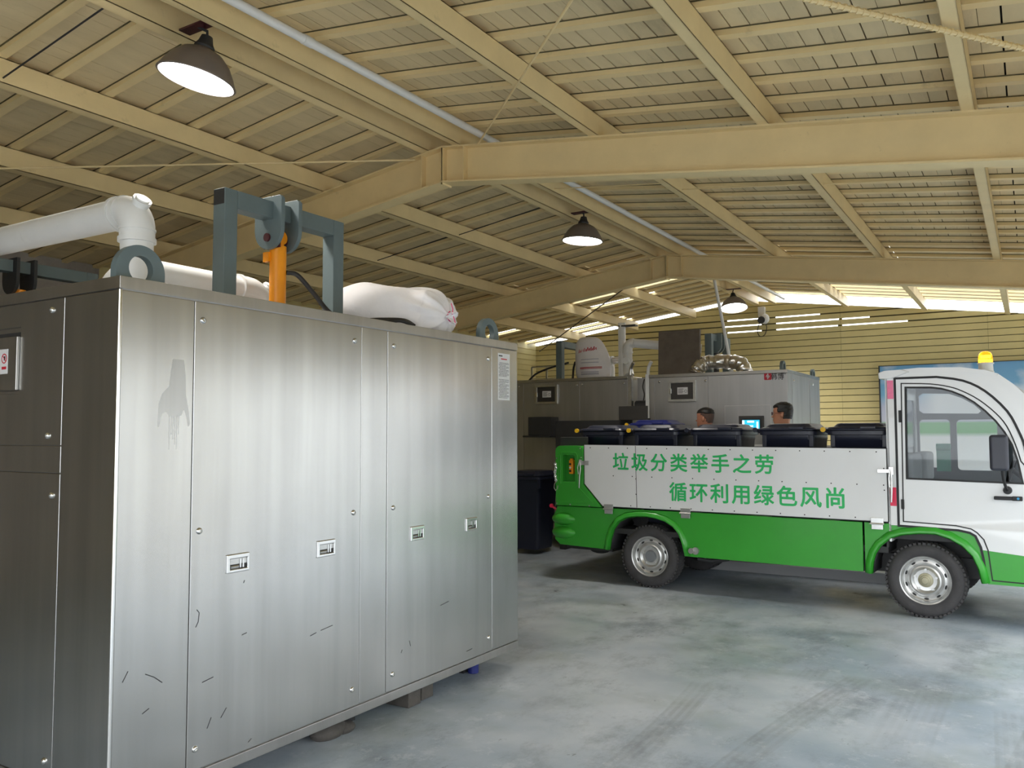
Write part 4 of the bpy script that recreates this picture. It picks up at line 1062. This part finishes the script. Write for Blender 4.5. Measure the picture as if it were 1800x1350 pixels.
obj('access_panel', MB().strip([(-3.15, 1.2), (-3.15, 1.825), (-2.6, 1.825), (-2.6, 1.2)], .008, 'y', FY - .003, FY + .001, closed=True), m_zinc, ps[2])
sc_ = obj('touch_screen', MB().box(-2.975, -2.68, FY - .035, FY, 1.50, 1.70), m_doorg, fm, bevel=.006)
obj('bezel', MB().box(-2.95, -2.70, FY - .038, FY - .034, 1.51, 1.675), m_dark, sc_)
obj('display', MB().box(-2.93, -2.725, FY - .0395, FY - .0375, 1.525, 1.65), m_screen, sc_)
mb = MB().box(-2.93, -2.905, FY - .0402, FY - .0393, 1.53, 1.645).box(-2.87, -2.79, FY - .0402, FY - .0393, 1.62, 1.64).box(-2.76, -2.74, FY - .0402, FY - .0393, 1.54, 1.63).box(-2.85, -2.80, FY - .0402, FY - .0393, 1.57, 1.585)
obj('display_icon', mb, m_screenw, sc_)
# side face stiles
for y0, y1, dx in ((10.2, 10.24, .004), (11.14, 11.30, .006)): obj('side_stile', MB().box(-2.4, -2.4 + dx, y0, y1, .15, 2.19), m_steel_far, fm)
for y in (10.3, 11.33): screw(fm, (-2.398, y, 2.12), (1, 0, 0), .016)
obj('top_hatch', MB().box(-4.12, -3.56, 10.28, 10.33, 2.242, 2.83, Matrix.Translation((0, 10.3, 2.24)) @ Matrix.Rotation(-.06, 4, 'X') @ Matrix.Translation((0, -10.3, -2.24))), m_brown, fm, bevel=.006, label='brown raised top hatch')
ga = obj('gantry_frame', MB().box(-3.60, -3.51, 10.62, 10.71, 2.24, 2.80).box(-3.60, -3.51, 11.35, 11.44, 2.24, 2.80).box(-3.60, -3.51, 10.71, 11.35, 2.71, 2.80), m_grey, fm, bevel=.004)
for y in (10.86, 10.98):
    obj('clevis_plate', MB().plate([[(-3.65, 2.82), (-3.45, 2.82)] + [(-3.55 + .1 * math.cos(a), 2.66 + .1 * math.sin(a)) for a in [-i * PI / 12 for i in range(13)]]], 'y', y, y + .024), m_grey, ga)
obj('hydraulic_cylinder', MB().cyl((-3.555, 10.92, 2.24), (0, 0, 1), .045, .4, 20), m_dark, fm)
for y in (10.08, 11.68):
    mb = lug_shape(0, 0, .035, 2.24, .78); mb.v = [(p[0] - 2.50, p[1] + y + .05, p[2]) for p in mb.v]
    obj('lifting_lug', mb, m_grey, fm, bevel=.003)
# wrapped duct lying on top
mb = MB(); pth = smooth_path([(-3.62, 10.3, 2.25), (-3.58, 10.34, 2.35), (-3.48, 10.42, 2.40), (-3.25, 10.45, 2.40), (-3.07, 10.42, 2.36), (-3.01, 10.4, 2.25)], 10)
vs_n = 28; mb.tube(pth, [.092 + .005 * math.sin(i * 1.3) + .003 * math.sin(i * 4.3) for i in range(len(pth))], vs_n)
rnd = random.Random(11); mb.v = [(p[0] + rnd.uniform(-.003, .003), p[1] + rnd.uniform(-.003, .003), max(2.241, p[2] + rnd.uniform(-.003, .003))) for p in mb.v]
tag(obj('foil_duct', mb, m_foil, smooth=20), 'crinkled silver foil duct lying on the far machine', 'duct')

fm2, ps2 = far_machine(-6.85, -4.43, 'far stainless steel machine under the printed sack, left of the logo machine', [-6.0, -5.125], (-5.805, -5.453, 1.9, 2.162), [(-6.08, 2.15), (-5.166, 2.146), (-5.087, 2.147), (-4.48, 2.146)])
hp = obj('feed_hopper', MB().box(-5.80, -5.45, FY - .22, FY, 1.47, 1.72).box(-5.84, -5.42, FY - .3, FY, 1.445, 1.47), m_dark, fm2, bevel=.005)
ga = obj('gantry_frame', MB().box(-5.66, -5.57, 10.32, 10.41, 2.24, 2.8).box(-5.66, -5.57, 11.0, 11.09, 2.24, 2.8).box(-5.66, -5.57, 10.41, 11.0, 2.71, 2.8), m_grey, fm2, bevel=.004)
obj('hydraulic_hose', MB().tube(smooth_path([(-5.45, 10.5, 2.5), (-5.42, 10.4, 2.42), (-5.38, 10.3, 2.3), (-5.36, 10.25, 2.245)]), .016, 8), m_hose, fm2)
obj('hydraulic_hose', MB().tube(smooth_path([(-6.1, 10.3, 2.245), (-6.0, 10.35, 2.35), (-5.8, 10.4, 2.43), (-5.55, 10.5, 2.5)]), .014, 8), m_hose, fm2)
mb = MB()
for x in (-6.28, -6.03, -5.84): mb.box(x - .012, x + .012, 10.7, 10.72, 2.24, 2.48)
mb.box(-6.28, -5.84, 10.7, 10.72, 2.47, 2.49).box(-6.28, -5.84, 10.7, 10.72, 2.30, 2.31)
obj('guard_rail', mb, m_zinc, fm2)
# printed sack on the left far machine
sp_ = []; sr = []; sf = []; spl = []
for z, r, dx in ((2.242, .20, 0), (2.27, .25, 0), (2.36, .265, -.005), (2.5, .262, -.01), (2.63, .245, -.03), (2.74, .215, -.06), (2.80, .18, -.07), (2.83, .14, -.075), (2.845, .10, -.08)):
    sp_.append((r, dx, z))
mb = MB(); secs = []
rnd = random.Random(4)
for i, (r, dx, z) in enumerate(sp_):
    secs.append(([(-5.16 + dx + r * math.cos(a) * (1 + .03 * math.sin(4 * a + i * .5)) * 1.0, 10.5 + .55 * r * math.sin(a) * (1 + .04 * math.sin(5 * a + i))) for a in [2 * PI * k / 32 for k in range(32)]], z + 0))
loft(mb, secs)
t = thing('sack', 'upright white sack with red and blue print on the far left machine', 'sack', (-5.16, 10.5, 2.24))
obj('cloth', mb, m_bag, t, mods=(('SUBSURF', dict(levels=1, render_levels=2)),), smooth=80)
def sackpt(x, z, dz=0):
    r = .25 if z < 2.55 else .25 - (z - 2.55) * .3
    dx = 0 if z < 2.55 else -(z - 2.55) * .26
    u = max(-.95, min(.95, (x - dx) / r)); return (-5.16 + x, 10.5 - .55 * r * math.sqrt(1 - u * u) - .012, z)
mb = MB()
for i, (x, z) in enumerate(((-.16, 2.64), (-.12, 2.655), (-.07, 2.65), (-.02, 2.66), (.03, 2.66), (.07, 2.67))):
    mb.tube(smooth_path([sackpt(x - .018, z - .025), sackpt(x - .004, z + .03), sackpt(x + .004, z - .02), sackpt(x + .022, z + .012), sackpt(x + .03, z - .02)], 4), .004, 6)
for z in (2.39, 2.40, 2.41): mb.tube([sackpt(-.15 + .03 * k, z) for k in range(12)], .003, 5)
obj('print', mb, m_redink, t)
mb = MB()
for z in (2.31, 2.325, 2.345, 2.52, 2.475): mb.tube([sackpt(-.13 + .03 * k, z) for k in range(10)], .0025, 5)
obj('print', mb, mat('blue_print', lin(90, 95, 140), .6, vary=.05), t)
# pipes behind
t = thing('vent_pipe', 'thin white riser pipe between the two far machines', 'pipe', (-4.77, 10.6, 2.24))
obj('riser', MB().tube([(-4.77, 10.6, 2.24), (-4.77, 10.6, 3.02)], .052, 20), m_pvc, t)
obj('clip', MB().box(-4.80, -4.55, 10.55, 10.65, 2.965, 2.985), m_dark, t)
t = thing('vent_pipe', 'white elbow pipe turning right behind the brown hatch', 'pipe', (-4.62, 10.45, 2.24))
obj('riser', MB().tube([(-4.62, 10.45, 2.24), (-4.62, 10.45, 2.64)], .062, 20), m_pvc, t)
bend = elbow_path((-4.62, 10.45, 2.64), (0, 0, 1), (1, .25, -.12), .085)
obj('elbow', MB().tube([(-4.62, 10.45, 2.58)] + bend, .067, 20).tube([(-4.62, 10.45, 2.58), (-4.62, 10.45, 2.6)], .073, 20), m_pvc, t)
obj('tee', MB().tube([(-4.62, 10.45, 2.5), (-4.62, 10.45, 2.36), (-4.58, 10.4, 2.27)], .068, 20).tube([(-4.62, 10.42, 2.47), (-4.60, 10.33, 2.47)], .045, 20), m_pvc, t)
obj('run', MB().tube([bend[-1], bend[-1] + Vector((.85, .28, -.1))], .06, 20), m_pvc, t)
t = thing('vent_pipe', 'silver sleeved pipe running from the printed sack to the riser', 'pipe', (-4.9, 10.6, 2.24))
obj('sleeve', MB().tube([(-4.95, 10.66, 2.51), (-4.80, 10.62, 2.51)], .048, 20), m_foil, t)
obj('elbow', MB().tube([(-5.04, 10.82, 2.24), (-5.04, 10.82, 2.42), (-5.03, 10.78, 2.49), (-5.0, 10.70, 2.51), (-4.95, 10.66, 2.51)], .052, 20).tube([(-4.985, 10.668, 2.51), (-4.935, 10.655, 2.51)], .066, 20), m_pvc, t)
# between the machines: posts with a motor and cable
t = thing('cable_rack', 'pale steel posts with a dark motor in the gap between the far machines', 'rack', (-4.28, 10.05, 0))
for x in (-4.40, -4.155): obj('post', MB().box(x - .025, x + .025, 10.0, 10.06, 0 if x < -4.3 else 0, 2.25).tube(smooth_path([(x, 10.03, 2.24), (x + .01, 10.03, 2.34), (x + .06, 10.0, 2.41)]), .022, 10), m_white if x > -4.3 else m_zinc, t)
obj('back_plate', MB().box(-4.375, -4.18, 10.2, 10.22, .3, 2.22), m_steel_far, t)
obj('motor', MB().cyl((-4.36, 10.12, 1.85), (1, 0, 0), .07, .16, 20).box(-4.33, -4.24, 10.05, 10.2, 1.74, 1.8), m_dark, t)
obj('cable', MB().tube(smooth_path([(-4.27, 10.18, 2.2), (-4.28, 10.15, 2.1), (-4.26, 10.15, 2.0), (-4.27, 10.13, 1.9)]), .008, 8), m_hose, t)
tag(obj('support_pole', MB().tube([(-3.235, 10.62, 2.24), (-3.42, 10.4, 3.66)], .02, 14), m_white), 'thin white leaning pole rising from the far machine to the farther frame', 'pole')
t = thing('bin_lifter', 'black steel lifter plate standing behind the rear of the truck', 'lifter', (-4.7, 9.6, 0))
obj('plate', MB().box(-5.28, -4.2, 9.60, 9.63, .25, 1.66), m_dark, t, bevel=.004)
for x in (-5.2, -4.3): obj('leg', MB().box(x - .04, x + .04, 9.63, 9.8, 0, 1.6), m_dark, t)
obj('grey_hood', MB().box(-4.33, -3.95, 9.5, 9.52, 1.66, 1.83).box(-4.33, -3.95, 9.52, 9.6, 1.66, 1.68), m_doorg, t, bevel=.004)

# ------------------------------------------------------------------ notice board by the wall, camera on the wall
def board_mat():
    M = bpy.data.materials.new('landscape_print'); M.use_nodes = True
    nt = M.node_tree; N = nt.nodes; L = nt.links; p = N['Principled BSDF']; p.inputs['Roughness'].default_value = .35
    g = N.new('ShaderNodeNewGeometry'); s = N.new('ShaderNodeSeparateXYZ'); L.new(g.outputs['Position'], s.inputs[0])
    r = N.new('ShaderNodeMapRange'); r.inputs[1].default_value = .3; r.inputs[2].default_value = 2.53; L.new(s.outputs['Z'], r.inputs[0])
    c = N.new('ShaderNodeValToRGB'); e = c.color_ramp.elements
    e[0].position = 0; e[0].color = (.75, .76, .76, 1); e[1].position = 1; e[1].color = (.12, .32, .55, 1)
    for q, col in ((.5, (.74, .76, .76)), (.505, (.72, .74, .75)), (.535, (.12, .38, .13)), (.60, (.16, .42, .18)), (.615, (.50, .52, .62)), (.72, (.42, .46, .6)), (.8, (.16, .38, .58))):
        k = e.new(q); k.color = (*col, 1)
    L.new(r.outputs[0], c.inputs[0])
    n = N.new('ShaderNodeTexNoise'); n.inputs['Scale'].default_value = 1.6; n.inputs['Detail'].default_value = 6; L.new(g.outputs['Position'], n.inputs[0])
    r2 = N.new('ShaderNodeMapRange'); r2.inputs[1].default_value = .5; r2.inputs[2].default_value = .68; L.new(n.outputs[0], r2.inputs[0])
    r3 = N.new('ShaderNodeMapRange'); r3.inputs[1].default_value = .66; r3.inputs[2].default_value = .8; L.new(r.outputs[0], r3.inputs[0])
    mu = N.new('ShaderNodeMath'); mu.operation = 'MULTIPLY'; L.new(r2.outputs[0], mu.inputs[0]); L.new(r3.outputs[0], mu.inputs[1])
    mx = N.new('ShaderNodeMix'); mx.data_type = 'RGBA'; L.new(mu.outputs[0], mx.inputs[0]); L.new(c.outputs[0], mx.inputs[6]); mx.inputs[7].default_value = (.62, .68, .76, 1)
    sA = N.new('ShaderNodeMapRange'); sA.inputs[1].default_value = -1.55; sA.inputs[2].default_value = -1.2; L.new(s.outputs['X'], sA.inputs[0])
    sB = N.new('ShaderNodeMapRange'); sB.inputs[1].default_value = 1.70; sB.inputs[2].default_value = 1.76; L.new(s.outputs['Z'], sB.inputs[0])
    sC = N.new('ShaderNodeMapRange'); sC.inputs[1].default_value = 2.22; sC.inputs[2].default_value = 2.05; L.new(s.outputs['Z'], sC.inputs[0])
    m1 = N.new('ShaderNodeMath'); m1.operation = 'MULTIPLY'; L.new(sA.outputs[0], m1.inputs[0]); L.new(sB.outputs[0], m1.inputs[1])
    m2 = N.new('ShaderNodeMath'); m2.operation = 'MULTIPLY'; L.new(m1.outputs[0], m2.inputs[0]); L.new(sC.outputs[0], m2.inputs[1])
    mx2 = N.new('ShaderNodeMix'); mx2.data_type = 'RGBA'; L.new(m2.outputs[0], mx2.inputs[0]); L.new(mx.outputs[2], mx2.inputs[6]); mx2.inputs[7].default_value = (.76, .79, .82, 1)
    L.new(mx2.outputs[2], p.inputs['Base Color'])
    return M
t = thing('notice_board', 'wide blue sky landscape board standing at the wall behind the cab', 'board', (-.2, 14.35, 0))
obj('print', MB().box(-2.0, 1.6, 14.30, 14.33, .3, 2.54), board_mat(), t)
obj('frame', MB().plate([[(-2.02, .28), (1.62, .28), (1.62, 2.55), (-2.02, 2.55)], [(-2.0, .3), (-2.0, 2.54), (1.6, 2.54), (1.6, .3)]], 'y', 14.29, 14.34), m_dark, t)
for x in (-1.9, 1.5): obj('leg', MB().box(x - .03, x + .03, 14.34, 14.4, 0, 2.4), m_dark, t)

t = thing('security_camera', 'small camera with a hanging cable on the gable wall', 'camera', (-3.85, 14.45, 3.4))
obj('mount_box', MB().box(-3.93, -3.82, 14.40, 14.5, 3.50, 3.66), m_white, t, bevel=.004)
obj('housing', MB().cyl((-3.86, 14.46, 3.46), (.1, -1, -.25), .06, .2, 20), m_dark, t)
obj('sun_shield', MB().ball((-3.80, 14.36, 3.44), .075, .06, .09), m_white, t)
obj('cable', MB().tube(smooth_path([(-3.82, 14.44, 3.38), (-3.8, 14.46, 3.3), (-3.84, 14.47, 3.18), (-3.92, 14.47, 3.16), (-3.96, 14.47, 3.25), (-3.92, 14.46, 3.4), (-3.88, 14.46, 3.45)]), .006, 6), m_hose, t)

# ------------------------------------------------------------------ two workers behind the truck
HEAD = [(-.10, .0, -.095, .062), (-.06, .005, -.09, .057), (-.025, .02, -.088, .054), (-.005, .075, -.082, .046), (.01, .09, -.08, .052), (.03, .093, -.082, .058), (.05, .094, -.086, .063), (.075, .094, -.094, .067), (.10, .095, -.101, .070), (.125, .089, -.106, .073), (.15, .096, -.108, .075), (.175, .09, -.107, .074), (.2, .072, -.097, .067), (.218, .045, -.075, .052), (.23, .015, -.045, .03), (.235, -.01, -.02, .006)]
def head_ring(lv, grow=0.0, n=28):
    z, f, b, hw = lv; c = (f + b) / 2; a = (f - b) / 2 + grow; h = hw + grow
    return [(c + a * math.cos(t), h * math.copysign(abs(math.sin(t)) ** .9, math.sin(t))) for t in [2 * PI * k / n for k in range(n)]]
def limb(mb, pts, rad): mb.tube(smooth_path(pts, 4), [rad[0] + (rad[-1] - rad[0]) * i / (4 * (len(pts) - 1)) for i in range(4 * (len(pts) - 1) + 1)], 14)
def hand(mb, w_, s):
    w_ = Vector(w_)
    mb.ball(w_ + Vector((.01, 0, -.05)), .04, .016, .05, 14)
    for k, (dx, l) in enumerate(((.036, .065), (.013, .078), (-.009, .072), (-.03, .056))):
        b = w_ + Vector((dx, 0, -.088)); mb.tube([b, b + Vector((.004, -s * .008, -l * .5)), b + Vector((.0, -s * .022, -l))], [.0095, .009, .0075], 8)
    b = w_ + Vector((.035, 0, -.035)); mb.tube([b, b + Vector((.028, -s * .008, -.03)), b + Vector((.03, -s * .02, -.062))], [.012, .011, .009], 8)
def person(label, loc, yaw, H, skin, cloth, collar, style):
    t = thing('person', label, 'person', loc, (0, 0, yaw), local=True)
    zc = H - .235                      # chin height
    mb = MB()
    loft(mb, [(head_ring(l), zc + l[0]) for l in HEAD])
    nose = [(.088, 0, .125), (.112, 0, .085), (.09, .017, .078), (.09, -.017, .078), (.092, 0, .07)]
    mb.add([(p[0], p[1], p[2] + zc) for p in nose], [(0, 2, 1), (0, 1, 3), (1, 2, 4), (1, 4, 3), (0, 3, 2), (2, 3, 4)])
    mb.ball((.106, 0, zc + .086), .014, .014, .011, 10)
    mb.ball((.092, 0, zc + .052), .01, .024, .007, 10).ball((.09, 0, zc + .04), .01, .02, .007, 10)
    for s in (-1, 1):
        mb.ball((-.012, s * .074, zc + .105), .018, .008, .032, 12).ball((.082, s * .03, zc + .122), .008, .013, .007, 10)
    # trunk, arms, legs
    sh = zc - .10
    loft(mb, [([(a * math.cos(q_) + .0, b * math.sin(q_)) for q_ in [2 * PI * k / 24 for k in range(24)]], z) for z, a, b in ((H * .48, .10, .15), (H * .53, .11, .165), (H * .60, .095, .14), (H * .70, .115, .165), (sh - .06, .11, .185), (sh - .01, .085, .15), (sh + .03, .06, .075), (zc - .05, .055, .057))])
    for s in (-1, 1):
        limb(mb, [(-.01, s * .17, sh - .035), (-.02, s * .215, sh - .17), (-.01, s * .235, sh - .32)], (.052, .042))
        limb(mb, [(-.01, s * .235, sh - .32), (.03, s * .235, sh - .44), (.06, s * .225, sh - .57)], (.042, .027))
        hand(mb, (.06, s * .225, sh - .57), s)
        limb(mb, [(0, s * .085, H * .5), (.01, s * .09, H * .38), (.01, s * .095, H * .28)], (.09, .058))
        limb(mb, [(.01, s * .095, H * .28), (-.01, s * .1, H * .16), (0, s * .1, .07)], (.058, .038))
        mb.ball((.06, s * .105, .035), .125, .045, .035, 14)
    obj('body', mb, skin, t, mods=(('REMESH', dict(mode='VOXEL', voxel_size=.0065)), ('SMOOTH', dict(iterations=2))), smooth=180)
    mb = MB()
    loft(mb, [([(a * math.cos(q_), b * math.sin(q_)) for q_ in [2 * PI * k / 28 for k in range(28)]], z) for z, a, b in ((H * .46, .128, .178), (H * .53, .125, .18), (H * .60, .115, .16), (H * .70, .13, .18), (sh - .06, .125, .2), (sh, .1, .165), (sh + .045, .075, .085))])
    for s in (-1, 1): limb(mb, [(-.01, s * .165, sh - .03), (-.02, s * .215, sh - .17), (-.01, s * .238, sh - .34)], (.066, .056))
    obj('shirt', mb, cloth, t, mods=(('REMESH', dict(mode='VOXEL', voxel_size=.009)), ('SMOOTH', dict(iterations=3))), smooth=180)
    mb = MB().lathe([(.085, sh + .02), (.082, sh + .045), (.072, sh + .085), (.066, sh + .083), (.074, sh + .04)], (-.035, 0, 0), (.12, 0, 1), 28)
    obj('collar', mb, collar, t)
    mb = MB()
    loft(mb, [([(a * math.cos(q_), b * math.sin(q_)) for q_ in [2 * PI * k / 24 for k in range(24)]], z) for z, a, b in ((H * .46, .115, .165), (H * .53, .122, .172), (H * .565, .112, .16))])
    for s in (-1, 1): limb(mb, [(0, s * .087, H * .49), (.01, s * .092, H * .28), (0, s * .1, .06)], (.10, .07))
    obj('trousers', mb, m_trouser, t, mods=(('REMESH', dict(mode='VOXEL', voxel_size=.009)), ('SMOOTH', dict(iterations=3))), smooth=180)
    for s in (-1, 1): obj('shoe', MB().ball((.06, s * .105, .045), .14, .053, .046, 16), m_black, t)
    # hair: cap over the scalp, cut at forehead, temples and nape
    def cap(test, grow):
        n = 28; lv = [l for l in HEAD if l[0] >= .0]
        fine = []
        for i in range(len(lv) - 1):
            for k in range(3):
                u = k / 3; fine.append(tuple(lv[i][q_] * (1 - u) + lv[i + 1][q_] * u for q_ in range(4)))
        fine.append(lv[-1])
        vs = []; fs = []
        for l in fine:
            for p in head_ring(l, grow, n): vs.append((p[0], p[1], zc + l[0] + (grow if l[0] > .19 else 0)))
        for i in range(len(fine) - 1):
            for j in range(n):
                c_ = [vs[i * n + j], vs[i * n + (j + 1) % n], vs[(i + 1) * n + (j + 1) % n], vs[(i + 1) * n + j]]
                x = sum(p[0] for p in c_) / 4; z = sum(p[2] for p in c_) / 4 - zc
                if test(x, z): fs.append((i * n + j, i * n + (j + 1) % n, (i + 1) * n + (j + 1) % n, (i + 1) * n + j))
        fs.append(tuple((len(fine) - 1) * n + j for j in range(n)))
        used = sorted({i for f in fs for i in f}); mp = {o_: i for i, o_ in enumerate(used)}
        return MB().add([vs[i] for i in used], [tuple(mp[i] for i in f) for f in fs])
    if style == 'crew':
        obj('hair', cap(lambda x, z: z > (.178 if x > -.02 else .165), .007), m_hair, t, mods=(('SOLIDIFY', dict(thickness=.006)),), smooth=80)
        obj('faded_sides', cap(lambda x, z: (x < .03 and z > .11 + max(0, x + .03) * 1.2) or (x < -.05 and z > .06), .0025), m_stub, t, mods=(('SOLIDIFY', dict(thickness=.003)),), smooth=80)
    else:
        h = cap(lambda x, z: z > .185 or (x < .045 and z > .13) or (x < -.03 and z > .055), .014)
        rnd = random.Random(2)
        h.v = [(p[0] + rnd.uniform(-.004, .004), p[1] + rnd.uniform(-.004, .004), p[2] + rnd.uniform(-.004, .005)) for p in h.v]
        obj('hair', h, m_hair, t, mods=(('SOLIDIFY', dict(thickness=.012)), ('SUBSURF', dict(levels=1, render_levels=1))), smooth=80)
        g = MB()
        for s in (-1, 1):
            g.tube([(.105, s * (.033 + .024 * math.cos(a)), zc + .12 + .017 * math.sin(a)) for a in [2 * PI * k / 18 for k in range(18)]], .0025, 6, closed=True)
            g.tube([(.105, s * .057, zc + .125), (.07, s * .078, zc + .125), (-.01, s * .08, zc + .12)], .0028, 6)
        g.tube([(.105, -.009, zc + .123), (.108, 0, zc + .126), (.105, .009, zc + .123)], .0025, 6)
        obj('glasses', g, m_rust, t)
    return t
person('man with a crew cut and dark collar standing behind the truck bed', (-3.215, 9.45, .1), math.radians(172), 1.69, m_skin1, m_shirt, m_black, 'crew')
person('man in glasses and yellow high-visibility collar behind the truck bed', (-2.335, 9.45, .1), math.radians(186), 1.725, m_skin2, m_shirt, m_hivis, 'full')
